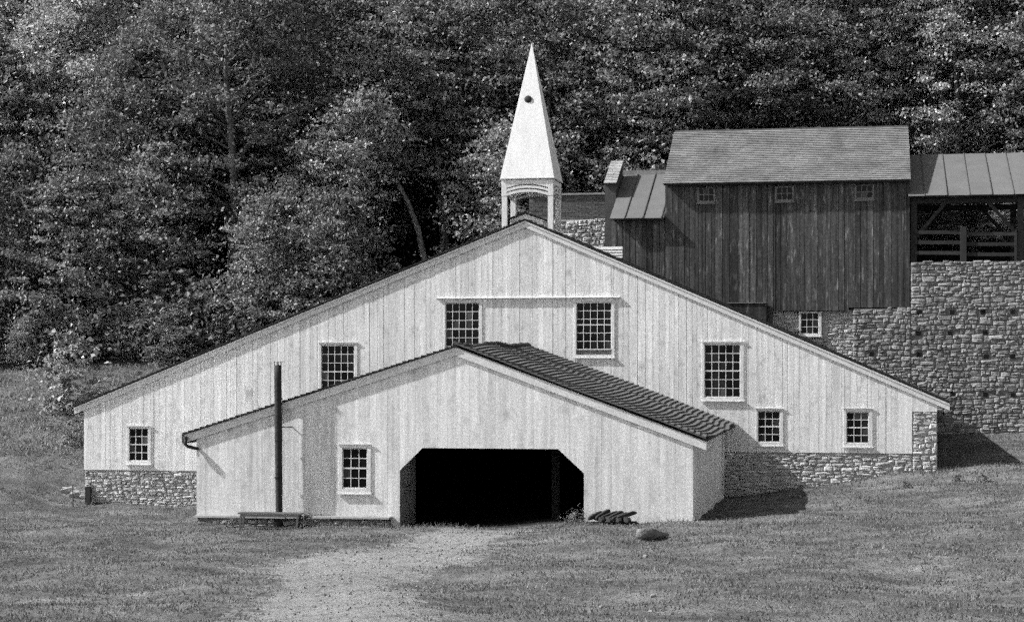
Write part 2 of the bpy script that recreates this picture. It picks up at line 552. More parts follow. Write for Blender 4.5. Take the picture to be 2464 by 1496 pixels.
# ------------------------------------------------------------------ windows, boards, stones
PANE = MB().box(-.5, .5, -.5, .5, -.5, .5).mesh('pane', M['glass'])


def window(root, cas, gla, Y, cols, rows, m=None, label=None, head=True, split=True, lift=0.0, mw=0.024, proud=0.028):
    m = m or M['trim']
    x0, z1 = U(cas[0], cas[1], Y); x1, z0 = U(cas[2], cas[3], Y)
    g0, h1 = U(gla[0], gla[1], Y); g1, h0 = U(gla[2], gla[3], Y)
    b = MB()
    yf, yb = Y - proud, Y + .05
    b.box(x0, g0 - .02, yf, yb, z0, z1); b.box(g1 + .02, x1, yf, yb, z0, z1)
    b.box(g0 - .02, g1 + .02, yf, yb, h1 + .02, z1); b.box(g0 - .02, g1 + .02, yf, yb, z0, h0 - .02 - lift)
    win = b.build('window', m, root)
    if label: win['label'] = label
    if head:
        MB().box(x0 - .05, x1 + .04, yf - .03, yf + .01, z1 + .002, z1 + .03).build('header', m, win, root)
    MB().box(x0 - .05, x1 + .04, yf - .045, yf + .01, z0 - .035, z0 - .002).build('sill', m, win, root)
    # sashes
    pw = (g1 - g0) / cols
    secs = [(0, rows)] if not split else [(0, rows // 2), (rows // 2, rows)]
    for si, (ra, rb) in enumerate(secs):
        s = MB()
        zz1 = h1 - (h1 - h0) * ra / rows; zz0 = h1 - (h1 - h0) * rb / rows
        dz = 0; dy = 0
        if si == 0 and split: dy = .018
        if si == 1: dz = lift; dy = .0
        ya, yc = Y + dy - .006, Y + dy + .016
        s.box(g0 - .02, g0 + .012, ya, yc, zz0 + dz, zz1 + dz); s.box(g1 - .012, g1 + .02, ya, yc, zz0 + dz, zz1 + dz)
        s.box(g0 + .012, g1 - .012, ya, yc, zz1 + dz - .022, zz1 + dz + .02); s.box(g0 + .012, g1 - .012, ya, yc, zz0 + dz - .02, zz0 + dz + .022)
        for c in range(1, cols):
            s.box(g0 + pw * c - mw / 2, g0 + pw * c + mw / 2, ya + .002, yc - .002, zz0 + dz + .02, zz1 + dz - .02)
        rr = rb - ra
        for r in range(1, rr):
            zz = zz1 + dz - (zz1 - zz0) * r / rr
            s.box(g0 + .01, g1 - .01, ya + .004, yc - .004, zz - mw / 2, zz + mw / 2)
        s.build('sash', m, win, root)
        for r in range(rr):
            for c in range(cols):
                q = add('pane', PANE, None, (0, 0, 0))
                q.parent = win
                q.location = Vector((g0 + pw * (c + .5), Y + dy + .011, zz1 + dz - (zz1 - zz0) * (r + .5) / rr)) - base_of(root)
                q.scale = (pw * .98, .004, (zz1 - zz0) / rr * .98)
                q.rotation_euler = (random.uniform(-.012, .012), 0, random.uniform(-.012, .012))
    return (x0 + .03, x1 - .03, z0 + .03, z1 - .03)


def board_cuts(x0, x1, must, lo, hi):
    ms = sorted([x for x in must if x0 + .05 < x < x1 - .05] + [x0, x1])
    out = [ms[0]]
    for a, b in zip(ms[:-1], ms[1:]):
        x = a
        while b - x > hi:
            x += random.uniform(lo, hi)
            if b - x < lo * .5: break
            out.append(x)
        out.append(b)
    return sorted(set(out))


def boards(root, cuts, zt, zb, holes, Y, thick, m, gap=.006, off=.005, name='board'):
    for a, b in zip(cuts[:-1], cuts[1:]):
        if b - a < .03: continue
        mid = (a + b) / 2
        pieces = [((zb(a + 1e-4), zb(b - 1e-4)), (zt(a), zt(b)))]
        for hx0, hx1, hz0, hz1 in sorted(holes, key=lambda h: h[2]):
            if hx0 - .01 < mid < hx1 + .01:
                new = []
                for (l0, l1), (t0, t1) in pieces:
                    if hz1 <= min(l0, l1) or hz0 >= max(t0, t1): new.append(((l0, l1), (t0, t1))); continue
                    if hz0 > min(l0, l1) + .02: new.append(((l0, l1), (hz0, hz0)))
                    if hz1 < max(t0, t1) - .02: new.append(((hz1, hz1), (t0, t1)))
                pieces = new
        d = random.uniform(-off, off)
        g = gap * random.choice([.3, .5, .5, .8, 1, 2.2])
        for (l0, l1), (t0, t1) in pieces:
            l0, l1 = min(l0, t0 - .005), min(l1, t1 - .005)
            MB().prism([(a + g / 2, l0), (b - g / 2, l1), (b - g / 2, t1), (a + g / 2, t0)], Y + d, Y + d + thick).build(name, m, root)


def lerp(pts):
    xs = [p[0] for p in pts]; zs = [p[1] for p in pts]
    return lambda x: float(np.interp(x, xs, zs))


def stone_mesh(m, k):
    """irregular bevelled block in a unit box, front towards -y, 40 triangles"""
    r = random.Random(100 + k)
    ring = [(-.5, -.5), (0, -.5), (.5, -.5), (.5, 0), (.5, .5), (0, .5), (-.5, .5), (-.5, 0)]
    ring = [(x * r.uniform(.88, 1.0), z * r.uniform(.84, 1.0)) for x, z in ring]
    ins = r.uniform(.62, .84)
    V = [(x, .5, z) for x, z in ring] + [(x, -.1 + r.uniform(-.15, .15), z) for x, z in ring]
    V += [(x * ins * r.uniform(.88, 1.1), -.5 + r.uniform(-.1, .22), z * ins * r.uniform(.85, 1.1)) for x, z in ring]
    V.append((r.uniform(-.12, .12), -.5 + r.uniform(-.15, .1), r.uniform(-.12, .12)))
    Fc = []
    for q in (0, 8):
        for j in range(8):
            Fc.append((q + j, q + (j + 1) % 8, q + 8 + (j + 1) % 8, q + 8 + j))
    for j in range(8): Fc.append((16 + j, 16 + (j + 1) % 8, 24))
    return MB().poly(V, Fc).mesh('stone', m)


STONES = {k: [stone_mesh(M[k], i) for i in range(12)] for k in ('stone', 'stone_pale')}


def stone_field(x0, x1, zb, zt, hmin, hmax, lmin, lmax, holes=(), keep=None):
    """courses of rubble between the two height functions -> list of (x, z, w, h)"""
    out = []
    z = min(zb(x0), zb(x1), zb((x0 + x1) / 2)) - .15
    top = max(zt(x) for x in np.linspace(x0, x1, 20))
    while z < top:
        h = random.uniform(hmin, hmax)
        x = x0
        while x < x1 - .02:
            l = random.uniform(lmin, lmax) * random.choice([.6, .8, 1, 1, 1.3])
            if x1 - x - l < lmin * .5: l = x1 - x
            mid = x + l / 2
            zz = z + .035 * math.sin(mid * 1.9 + z) + random.uniform(-.015, .015)
            hh = h * random.uniform(.82, 1.08)
            zz += random.uniform(-.13, .13) * h
            if zz + hh > zb(mid) + .03 and zz + hh * .62 < zt(mid) and (keep is None or keep(mid, zz + hh / 2)):
                hh = min(hh, zt(mid) - zz + .04)
                if any(abs(mid - a) < l / 2 + w_ * .35 and abs(zz + hh / 2 - b) < hh / 2 + w_ * .3 for a, b, w_ in holes):
                    pass
                elif h > .17 and l < .5 and random.random() < .3:            # two thin stones in one course
                    out.append((mid, zz + hh * .25, l, hh * .46)); out.append((mid, zz + hh * .75, l, hh * .46))
                elif not any(abs(mid - a) < l / 2 + w_ * .2 and abs(zz + hh / 2 - b) < hh / 2 + w_ * .25 for a, b, w_ in holes):
                    out.append((mid, zz + hh / 2, l, hh))
            x += l
        z += h
    return out


def lay_stones(field, parent, root, Y, depth, kind, limit=300, joint=.008):
    field = sorted(field, key=lambda s: -s[2] * s[3])
    b = base_of(root)
    rest = MB()
    for i, (x, z, w_, h) in enumerate(field):
        me = random.choice(STONES[kind])
        d = depth * random.uniform(.6, 1.5)
        if i < limit:
            o = bpy.data.objects.new('stone', me); COL.objects.link(o); o.parent = parent
            o.location = Vector((x, Y, z)) - b
            o.scale = (max(w_ - joint, .05) * random.choice([1, -1]), d, max(h - joint, .04) * random.choice([1, -1]))
            o.rotation_euler = (0, random.uniform(-.11, .11), 0)
        else:
            rest.poly([(x + v.co.x * (w_ - joint), Y + v.co.y * d, z + v.co.z * (h - joint)) for v in me.vertices], [tuple(p.vertices) for p in me.polygons])
    if rest.v:
        o = rest.build('small_stones', M[kind], parent, root)
        o['kind'] = 'stuff'


# ------------------------------------------------------------------ the big white barn
barn = thing('barn', (-13, 0, 0), 'large white board barn with wide low gable, steeple and stone base', 'barn')
PK = U(1264, 531, 0); LT = U(180, 980, 0); RT = U(2285, 970, 0)
XL, XR = U(202, 1130, 0)[0], U(2255, 985, 0)[0]
XP = U(2195, 1090, 0)[0]                       # boards end at the stone corner pier
roofline = lerp([LT, PK, RT])
ZBL = U(340, 1131, 0)[1]; ZBR = U(1990, 1089, 0)[1]
XWL, XWR = U(473, 1237, YF)[0], U(1668, 1259, YF)[0]     # front wing side walls
wing_pk = U(1097, 835, YF); wing_l = U(443, 1046, YF); wing_r = U(1700, 1062, YF)
wing_roof = lerp([wing_l, wing_pk, wing_r])
BY = 0.0
holes = []
WINS = [
    ((306, 1025, 363, 1116.5), (311.6, 1030, 356, 1108), 3, 4, 'small window at the low left end of the barn', {}),
    ((768, 825, 860, 966), (774, 831, 852, 957), 5, 6, 'tall window half hidden by the left slope of the wing roof', {}),
    ((1069, 723, 1160, 864), (1073, 729, 1152.5, 854), 5, 6, 'tall window under the left end of the long shelf', {'head': False}),
    ((1382, 723, 1478.6, 859.5), (1387.5, 728, 1470.7, 846), 5, 6, 'tall window under the right end of the long shelf, lower sash raised', {'head': False, 'lift': .09}),
    ((1689.5, 823, 1789.5, 964), (1695.8, 829, 1780.4, 955), 5, 6, 'tall window above the right eave of the wing', {}),
    ((1818.7, 983, 1884.4, 1072), (1824, 989, 1876, 1063), 3, 4, 'small window next to the wing eave', {}),
    ((2030, 983, 2099.4, 1075), (2037.4, 991, 2089.6, 1065.5), 3, 4, 'small window near the stone corner pier', {}),
]
for cas, gla, c, r, lab, kw in WINS:
    holes.append(window(barn, cas, gla, BY, c, r, label=lab, **kw))

# behind the wing the facade is open to the casting floor
zb_l, zb_r = ZBL, ZBR
def barn_bottom(x):
    if XWL + .15 < x < XWR - .1: return wing_roof(x) - .22
    return zb_l if x < (XWL + XWR) / 2 else zb_r
must = [h[0] for h in holes] + [h[1] for h in holes] + [XWL + .15, XWR - .1, PK[0]]
cuts = board_cuts(XL, XP, must, .15, .36)
boards(barn, cuts, lambda x: roofline(x) - .06, barn_bottom, holes, BY, .03, M['paint'], gap=.007, off=.0035)
# pale panel over the stone pier
MB().prism([(XP + .004, U(2225, 990, 0)[1]), (XR, U(2225, 990, 0)[1]), (XR, roofline(XR) - .06), (XP + .004, roofline(XP) - .06)], BY - .004, BY + .03).build('board', M['paint'], barn)
# dark inner skin just behind the boards, broken over the wing
core = MB()
core.prism([(XL + .02, ZBL + .01), (XWL + .1, ZBL + .01), (XWL + .1, wing_roof(XWL) - .2), (PK[0], wing_pk[1] - .22), (XWR - .06, wing_roof(XWR) - .2), (XWR - .06, ZBR + .01), (XP, ZBR + .01), (XR - .02, U(2225, 990, 0)[1] + .02), (XR - .02, roofline(XR) - .1), (PK[0], PK[1] - .1), (XL + .02, roofline(XL) - .1)], BY + .052, BY + .1)
core.build('inner_skin', M['backing'], barn)
# long shelf over the two upper windows
sx0, sz = U(1050, 718.5, 0); sx1, _ = U(1491.5, 717, 0)
MB().hexa([(sx0, -.09, sz), (sx1, -.09, sz), (sx1, -.002, sz), (sx0, -.002, sz), (sx0, -.085, sz + .028), (sx1, -.085, sz + .028), (sx1, -.002, sz + .04), (sx0, -.002, sz + .04)]).build('shelf', M['trim'], barn)
# rake boards
def rake(root, a, b, drop, Y0, Y1, name='rake_board', m=None, extra=0):
    MB().prism([(a[0], a[1] - drop), (b[0], b[1] - drop), (b[0], b[1] + extra), (a[0], a[1] + extra)], Y0, Y1).build(name, m or M['trim'], root)
rake(barn, LT, PK, .26, -.06, -.008)
rake(barn, PK, RT, .26, -.0605, -.0085)
# thin moulding line under each rake board
for a, b in ((LT, PK), (PK, RT)):
    rake(barn, (a[0], a[1] - .005), (b[0], b[1] - .005), .07, -.085, -.061, 'rake_moulding')
BD = 12.7                                     # barn depth
for side, (a, b) in enumerate(((LT, PK), (PK, RT))):
    r = MB()
    r.hexa([(a[0], -.08, a[1] - .001), (b[0], -.08, b[1] - .001), (b[0], BD, b[1] - .001), (a[0], BD, a[1] - .001), (a[0], -.08, a[1] + .05), (b[0], -.08, b[1] + .05), (b[0], BD, b[1] + .05), (a[0], BD, a[1] + .05)])
    rf = r.build('roof', M['shingle_dark'], barn)
    e = LT if side == 0 else RT
    L_ = math.hypot(PK[0] - e[0], PK[1] - e[1])
    v = ((PK[0] - e[0]) / L_, 0, (PK[1] - e[1]) / L_)
    if side == 1: O, u = (e[0], -.12, e[1] + .05), (0, 1, 0)
    else: O, u = (e[0], BD + .02, e[1] + .05), (0, -1, 0)
    cs = shingles(O, u, v, BD + .14, L_, .22, .26, .03)
    V = np.concatenate(cs)
    o = add('shingles', np_mesh('shingles', V - np.array(base_of(barn)), hex_faces(len(V) // 8), M['shingle_dark']), None)
    o.parent = rf; o['kind'] = 'stuff'
# side and rear walls (dark boards inside, seen only past the corner)
sw = MB()
sw.box(XL, XL + .08, .11, BD - .1, ZBL - 1.2, roofline(XL) - .05)
sw.build('side_wall', M['paint'], barn)
sw = MB(); sw.box(XR - .12, XR - .02, .46, BD - .1, .3, roofline(XR) - .05); sw.build('side_wall', M['stone'], barn)
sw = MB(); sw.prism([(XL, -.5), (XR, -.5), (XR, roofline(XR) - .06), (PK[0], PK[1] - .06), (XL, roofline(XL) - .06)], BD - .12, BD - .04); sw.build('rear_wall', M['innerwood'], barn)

# stone foundations with single stones
fd = MB(); fd.box(XL + .04, XWL + .4, .05, .45, -1.2, ZBL - .012)
f1 = fd.build('foundation', M['mortar_pale'], barn)
gnd0 = lambda x: gz(x, 0.0) - .05
lay_stones(stone_field(XL + .04, XWL + .35, gnd0, lambda x: ZBL - .03, .09, .19, .16, .42), f1, barn, .05, .1, 'stone_pale')
fd = MB(); fd.box(XWR - .2, XP, .05, .45, -1.0, ZBR - .012)
f2 = fd.build('foundation', M['mortar_pale'], barn)
lay_stones(stone_field(XWR - .15, XP, gnd0, lambda x: ZBR - .03, .1, .22, .2, .55), f2, barn, .05, .085, 'stone_pale')
ZPT = U(2225, 990, 0)[1]
fd = MB(); fd.box(XP + .01, XR, .04, .5, -.6, ZPT - .006)
f3 = fd.build('corner_pier', M['mortar_pale'], barn)
lay_stones(stone_field(XP + .01, XR, gnd0, lambda x: ZPT - .02, .12, .26, .22, .5), f3, barn, .04, .1, 'stone_pale')
lay = [(y_, z_, w_, h_) for y_, z_, w_, h_ in stone_field(.45, BD - .2, lambda q: .5, lambda q: roofline(XR) - .1, .2, .35, .4, .8)]

# ------------------------------------------------------------------ steeple on the barn ridge
ST0, ST1 = .10, 1.75                           # front and back plane of the posts
px0 = U(1206.5, 431, ST0); px1 = U(1331, 469.5, ST0)
sxl, sxr = px0[0], px1[0]
side_ = sxr - sxl
ST1 = ST0 + side_
zbox0, zbox1 = px1[1], px0[1] - .0
cxm, cym = (sxl + sxr) / 2, (ST0 + ST1) / 2
ap = U(1280, 103, cym)
e = .04
zb_ = U(1204, 429, ST0)[1]
stp = MB()
stp.poly([(sxl - e, ST0 - e, zb_), (sxr + e, ST0 - e, zb_), (sxr + e, ST1 + e, zb_), (sxl - e, ST1 + e, zb_), (cxm, cym, ap[1])], [(0, 1, 4), (1, 2, 4), (2, 3, 4), (3, 0, 4), (3, 2, 1, 0)])
stp.box(sxl - e - .012, sxr + e + .012, ST0 - e - .012, ST1 + e + .012, zb_ - .035, zb_ - .002)
steeple = stp.build('steeple', M['steeple'], barn)
pw_ = .20
for ix, iy in ((0, 0), (1, 0), (0, 1), (1, 1)):
    x = sxl + .01 if ix == 0 else sxr - pw_ - .01
    y = ST0 + .01 if iy == 0 else ST1 - pw_ - .01
    MB().box(x, x + pw_, y, y + pw_, roofline(x + pw_ / 2) - .1, zbox0 + .02).build('post', M['steeple'], steeple, barn)
# louvred box: curved slats between corner stiles on the four sides
def louvre_side(p0, p1, inward):
    d = (Vector((p1[0], p1[1], 0)) - Vector((p0[0], p0[1], 0))); W = d.length; d.normalize()
    H = zbox1 - .045 - zbox0
    nrm = Vector(inward)
    def quad(uv, depth=.035):
        n = len(uv)
        f = [Vector((p0[0], p0[1], zbox0)) + d * u + Vector((0, 0, z)) for u, z in uv]
        bk = [q + nrm * depth for q in f]
        return f + bk, n
    for u0, u1 in ((0, .2), (W - .2, W)):
        st = MB()
        P, n = quad([(u0, 0), (u1, 0), (u1, H), (u0, H)])
        st.poly(P, [tuple(range(n)), tuple(range(2 * n - 1, n - 1, -1))] + [(i, i + n, (i + 1) % n + n, (i + 1) % n) for i in range(n)])
        st.build('stile', M['steeple'], steeple, barn)
    arc = lambda t: .14 * (1 - (2 * t - 1) ** 2)
    levels = [(0.0, .10), (.155, .245), (.30, H)]
    for k, (za, zb2) in enumerate(levels):
        N = 10
        low = [(.198 + (W - .396) * i / N, min(za + arc(i / N), H - .02)) for i in range(N + 1)]
        top = [(u, H if k == 2 else min(zb2 + arc(i / N), H - .01)) for i, (u, _) in enumerate(low)]
        s_ = MB()
        P, n = quad(low + top[::-1], .03)
        m_ = N + 1
        for i in range(N):
            a, b2, c2, d2 = i, i + 1, n - 2 - i, n - 1 - i
            s_.poly([P[a], P[b2], P[c2], P[d2], P[a + n], P[b2 + n], P[c2 + n], P[d2 + n]], [(0, 1, 2, 3), (7, 6, 5, 4), (0, 4, 5, 1), (2, 6, 7, 3)])
        s_.build('slat', M['steeple'], steeple, barn)
louvre_side((sxl, ST0), (sxr, ST0), (0, 1, 0))
louvre_side((sxr, ST0 + .001), (sxr, ST1 - .001), (-1, 0, 0))
louvre_side((sxr, ST1), (sxl, ST1), (0, -1, 0))
louvre_side((sxl, ST1 - .001), (sxl, ST0 + .001), (1, 0, 0))
# round dark boss on the front of the spire
bx, bz = U(1275.6, 243.3, cym)
fr = (bz - zb_) / (ap[1] - zb_)
by = (ST0 - e) + (cym - ST0 + e) * fr
import bmesh
def sphere(name, m, c, r, parent, root, seg=16, sc_=(1, 1, 1)):
    bm = bmesh.new(); bmesh.ops.create_uvsphere(bm, u_segments=seg, v_segments=seg // 2 + 2, radius=1)
    me = bpy.data.meshes.new(name); 
    for v in bm.verts: v.co = Vector((v.co.x * r * sc_[0], v.co.y * r * sc_[1], v.co.z * r * sc_[2])) + Vector(c) - base_of(root)
    bm.to_mesh(me); bm.free(); me.materials.append(m)
    me.polygons.foreach_set('use_smooth', [True] * len(me.polygons))
    o = bpy.data.objects.new(name, me); COL.objects.link(o); o.parent = parent
    return o
sphere('boss', M['iron'], (bx, by, bz), .15, steeple, barn, sc_=(1, .45, 1))
# small gabled ridge box between the posts
m0 = U(1228, 540, .45); mp_ = U(1266, 512, .45); m1 = U(1305, 540, .45)
bxm = MB(); bxm.prism([(m0[0], PK[1] - .4), (m1[0], PK[1] - .4), (m1[0], mp_[1] - .3), (mp_[0], mp_[1] - .04), (m0[0], mp_[1] - .26)], .40, 1.7)
rb = bxm.build('ridge_box', M['paint'], barn)
for a, b in (((m0[0] - .08, mp_[1] - .25), (mp_[0], mp_[1] + .0)), ((mp_[0], mp_[1] + .0), (m1[0] + .08, mp_[1] - .27))):
    MB().prism([(a[0], a[1] - .03), (b[0], b[1] - .03), (b[0], b[1] + .035), (a[0], a[1] + .035)], .33, 1.75).build('ridge_box_roof', M['shingle_dark'], rb, barn)
# white clapboard curb standing on the roof towards the stack
c0 = U(1420, 594, 9.5); c1 = U(1470, 612, 9.5)
for k in range(4):
    zz = c0[1] - .12 * k
    MB().hexa([(c0[0], 9.47, zz - .12), (c1[0] + .5, 9.47, zz - .12), (c1[0] + .5, 9.6, zz - .12), (c0[0], 9.6, zz - .12), (c0[0], 9.495, zz - .002), (c1[0] + .5, 9.495, zz - .002), (c1[0] + .5, 9.6, zz - .002), (c0[0], 9.6, zz - .002)]).build('clapboard', M['paint'], barn)

# ------------------------------------------------------------------ the open front wing
wing = thing('barn_wing', (-13, YF, 0), 'low white front wing with a wide dark cut-corner doorway', 'barn wing')
door = [U(962, 1131, YF), U(1017, 1077, YF), U(1343, 1080, YF), U(1405, 1138, YF)]
wh = [window(wing, (816, 1069, 892.4, 1187), (825.1, 1078, 882.8, 1174), YF, 3, 4, label='window of the wing left of the doorway')]
wl_top = lerp([wing_l, wing_pk, wing_r])
def wing_bottom(x):
    if door[0][0] <= x <= door[3][0]: return lerp(door)(x)
    return gz(x, YF) - .3 if x > -15 else U(470, 1238, YF)[1] + .0 if x < door[0][0] - .4 else gz(x, YF) - .3
cuts = board_cuts(XWL, XWR, [wh[0][0], wh[0][1], wing_pk[0]] + [d[0] for d in door] + [door[0][0] - .4], .2, .34)
boards(wing, cuts, lambda x: wl_top(x) - .05, wing_bottom, wh, YF, .03, M['paint_wing'], gap=.0015, off=.0012)
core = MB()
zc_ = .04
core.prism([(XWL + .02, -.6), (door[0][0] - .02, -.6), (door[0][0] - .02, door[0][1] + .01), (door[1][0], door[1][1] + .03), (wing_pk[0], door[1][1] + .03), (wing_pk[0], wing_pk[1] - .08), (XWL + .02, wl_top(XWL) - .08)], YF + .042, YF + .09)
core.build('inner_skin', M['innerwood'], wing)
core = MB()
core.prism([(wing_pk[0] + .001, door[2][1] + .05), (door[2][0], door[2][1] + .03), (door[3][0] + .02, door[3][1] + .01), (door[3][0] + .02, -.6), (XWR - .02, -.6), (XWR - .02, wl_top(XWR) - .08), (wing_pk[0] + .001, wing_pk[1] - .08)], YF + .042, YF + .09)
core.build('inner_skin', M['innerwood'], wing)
rake(wing, wing_l, wing_pk, .26, YF - .06, YF - .008)
rake(wing, wing_pk, (wing_r[0] - .0, wing_r[1]), .26, YF - .0605, YF - .0085)
# right side wall: boards along the depth, with batten strips
zt_side = wl_top(XWR) - .06
yy = YF + .1
while yy < -.05:
    y2 = min(yy + random.uniform(.25, .4), -.04)
    d = random.uniform(-.004, .004)
    MB().box(XWR - .03 + d, XWR + d, yy + .003, y2 - .003, gz(XWR, yy) - .4, zt_side).build('board', M['paint_wing'], wing)
    yy = y2
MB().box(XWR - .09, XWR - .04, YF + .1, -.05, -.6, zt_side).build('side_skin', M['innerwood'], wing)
for y in (YF + 1.3, -1.2):
    MB().box(XWR - .001, XWR + .035, y, y + .09, .05, zt_side - .1).build('batten', M['paint_wing'], wing)
MB().box(XWL, XWL + .08, YF + .1, -.05, -.8, wl_top(XWL) - .06).build('side_wall', M['paint_wing'], wing)
# inner partition to the left of the doorway, with a barred opening, and posts in the dark
pxx = door[0][0] - .12
p_ = MB(); p_.box(pxx - .06, pxx, YF + .12, YF + 2.6, -.6, 3.0); part = p_.build('partition', M['partition'], wing)
for k in range(4):
    y = YF + 1.0 + .2 * k
    MB().box(pxx + .002, pxx + .05, y, y + .06, .95, 2.2).build('partition_bar', M['partition'], part, wing)
MB().box(pxx + .002, pxx + .09, YF + .9, YF + 1.8, .86, .93).build('partition_sill', M['partition'], part, wing)
for ix, (px, py) in enumerate(((1338, 1240),)):
    x, z = U(px, py, YF + 4.5 + 4 * ix)
    MB().box(x - .13, x + .13, YF + 4.4 + 4 * ix, YF + 4.66 + 4 * ix, -.6, 3.4).build('post', M['innerwood'], wing)
# roof: deck plus shingle courses
for side, (a, b) in enumerate(((wing_l, wing_pk), (wing_pk, wing_r))):
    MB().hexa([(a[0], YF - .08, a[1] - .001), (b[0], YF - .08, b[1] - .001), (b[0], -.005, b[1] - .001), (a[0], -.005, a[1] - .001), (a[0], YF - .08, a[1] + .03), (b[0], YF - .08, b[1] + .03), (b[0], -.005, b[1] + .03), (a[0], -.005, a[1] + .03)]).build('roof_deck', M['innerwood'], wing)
L_ = math.hypot(wing_pk[0] - wing_r[0], wing_pk[1] - wing_r[1])
vr = ((wing_pk[0] - wing_r[0]) / L_, 0, (wing_pk[1] - wing_r[1]) / L_)
def wave(uu, vv):
    t = uu / 13.0
    return .07 * np.sin(uu * .62 + vv * .30 + .3) + .028 * np.sin(uu * 1.25 - vv * .4) + .012 * np.sin(uu * 2.9 + vv * 1.1)
def disp(uu, vv):
    t = uu / 13.0
    return .06 + .05 * np.sin(uu * .8 + vv * .25 + 2.2) * np.minimum(uu / .8, 1) + .012 * np.sin(uu * 2.2 + vv) - .10 * np.sin(np.pi * np.clip(t, 0, 1)) * np.clip(1 - vv / 3.0, 0, 1) * .6
cs = shingles((wing_r[0] - .02, YF - .12, wing_r[1] + .03), (0, 1, 0), vr, 13.1, L_, .205, .3, .052, disp, wave, gap=0.0, jit=.005, lj=.003)
for V in cs:
    o = add('shingle_course', np_mesh('shingle_course', V - np.array(base_of(wing)), hex_faces(len(V) // 8), M['shingle_wing'])); o.parent = wing
L2 = math.hypot(wing_pk[0] - wing_l[0], wing_pk[1] - wing_l[1])
vl = ((wing_pk[0] - wing_l[0]) / L2, 0, (wing_pk[1] - wing_l[1]) / L2)
V = np.concatenate(shingles((wing_l[0], 0.0, wing_l[1] + .03), (0, -1, 0), vl, 13.12, L2, .205, .3, .034))
o = add('shingles', np_mesh('shingles', V - np.array(base_of(wing)), hex_faces(len(V) // 8), M['shingle_dark'])); o.parent = wing; o['kind'] = 'stuff'
# lumpy ridge: overlapping cap pieces
y = YF - .1
k = 0
while y < -.25:
    l = random.uniform(.24, .36)
    t = (y - YF) / 13
    zr = wing_pk[1] + .05 + .035 * math.sin(y * .9 + 2.0) + (.03 if t > .35 else 0) + random.uniform(-.01, .015)
    r_ = .10 + (.03 if t > .5 else 0) + random.uniform(0, .02)
    MB().tube([(wing_pk[0], y, zr), (wing_pk[0], y + .05, zr + .012), (wing_pk[0], y + l + .04, zr)], [r_ * .8, r_, r_ * .75], 8, .08).build('ridge_cap', M['shingle_dark'], wing)
    y += l
# gutter elbow at the left eave
g0 = U(448, 1056, YF - .15)
g1 = U(447, 1068, YF - .15); g2 = U(478, 1080, YF - .06)
MB().tube([(g0[0] - .03, YF + 2, g0[1] + .06), (g0[0] - .03, YF - .22, g0[1] + .02)], [.06, .06], 10).build('gutter', M['iron'], wing, smooth=True)
MB().tube([(g0[0], YF - .2, g0[1] + .0), (g1[0], YF - .2, g1[1]), (g1[0] + .08, YF - .18, g1[1] - .07), (g2[0], YF - .05, g2[1])], [.055, .055, .055, .05], 10).build('downspout', M['iron'], wing, smooth=True)
MB().hexa([(wing_l[0] - .03, YF - .1, wing_l[1] - .27), (wing_l[0] + .03, YF - .1, wing_l[1] - .27), (wing_l[0] + .03, -.01, wing_l[1] - .27), (wing_l[0] - .03, -.01, wing_l[1] - .27), (wing_l[0] - .05, YF - .1, wing_l[1] + .03), (wing_l[0] + .01, YF - .1, wing_l[1] + .03), (wing_l[0] + .01, -.01, wing_l[1] + .03), (wing_l[0] - .05, -.01, wing_l[1] + .03)]).build('eave_board', M['timber'], wing)

# ------------------------------------------------------------------ dark board building on the stone wall, its annex and hood
KY = 13.0
house = thing('board_house', (-3, KY, 7.3), 'dark weathered board building with shingle roof on top of the stone wall', 'building')
el = U(1597, 443, KY); er = U(2190, 432, KY); eb = U(2186, 741, KY)
rl = U(1625, 320, KY + 5.1); rr = U(2180, 303, KY + 5.1)
zr_ = (rl[1] + rr[1]) / 2
hx0, hx1 = U(1600, 443, KY + .25)[0], U(2187, 432, KY + .25)[0]
KW = KY + .25                                 # wall face
zE = (el[1] + er[1]) / 2
hw = []
for cas in ((1678, 452, 1721.2, 489), (1865.3, 449, 1910.3, 486), (2056.6, 445, 2102.8, 481.5)):
    hw.append(window(house, cas, (cas[0] + 4, cas[1] + 1, cas[2] - 4, cas[3] - 5), KW, 3, 2, M['sash_grey'], None, head=False, split=False, mw=.03, proud=.03))
zbl = U(1700, 743, KW)[1]; zbr = U(2186, 739, KW)[1]; zbm = U(1950, 744, KW)[1]
def house_bot(x):
    if x < U(1860, 700, KW)[0]: return zbl - .9
    if x < U(2042, 700, KW)[0]: return zbm - .05
    return zbr
cuts = board_cuts(hx0, hx1, [h[0] for h in hw] + [h[1] for h in hw] + [U(1860, 700, KW)[0], U(2042, 700, KW)[0]], .2, .36)
boards(house, cuts, lambda x: zE - .06, house_bot, hw, KW, .03, M['darkwood'], gap=.02, off=.01)
KD = 9.7
MB().box(hx0 + .02, hx1 - .02, KW + .055, KW + .1, zbr + .04, zE - .06).build('inner_skin', M['core'], house)
for x in (hx0, hx1 - .06):
    MB().poly([(x, KW + .1, zbr), (x + .06, KW + .1, zbr), (x + .06, KW + KD, zbr), (x, KW + KD, zbr), (x, KW + .1, zE - .05), (x + .06, KW + .1, zE - .05), (x + .06, KW + KD, zE - .05), (x, KW + KD, zE - .05), (x, KY + 5.1, zr_ - .08), (x + .06, KY + 5.1, zr_ - .08)],
              [(3, 2, 1, 0), (0, 1, 5, 4), (2, 3, 7, 6), (1, 2, 6, 9, 5), (3, 0, 4, 8, 7), (4, 5, 9, 8), (6, 7, 8, 9)]).build('gable_wall', M['darkwood'], house)
MB().box(hx0 + .07, hx1 - .07, KW + KD - .06, KW + KD, zbr, zE - .05).build('rear_wall', M['darkwood'], house)
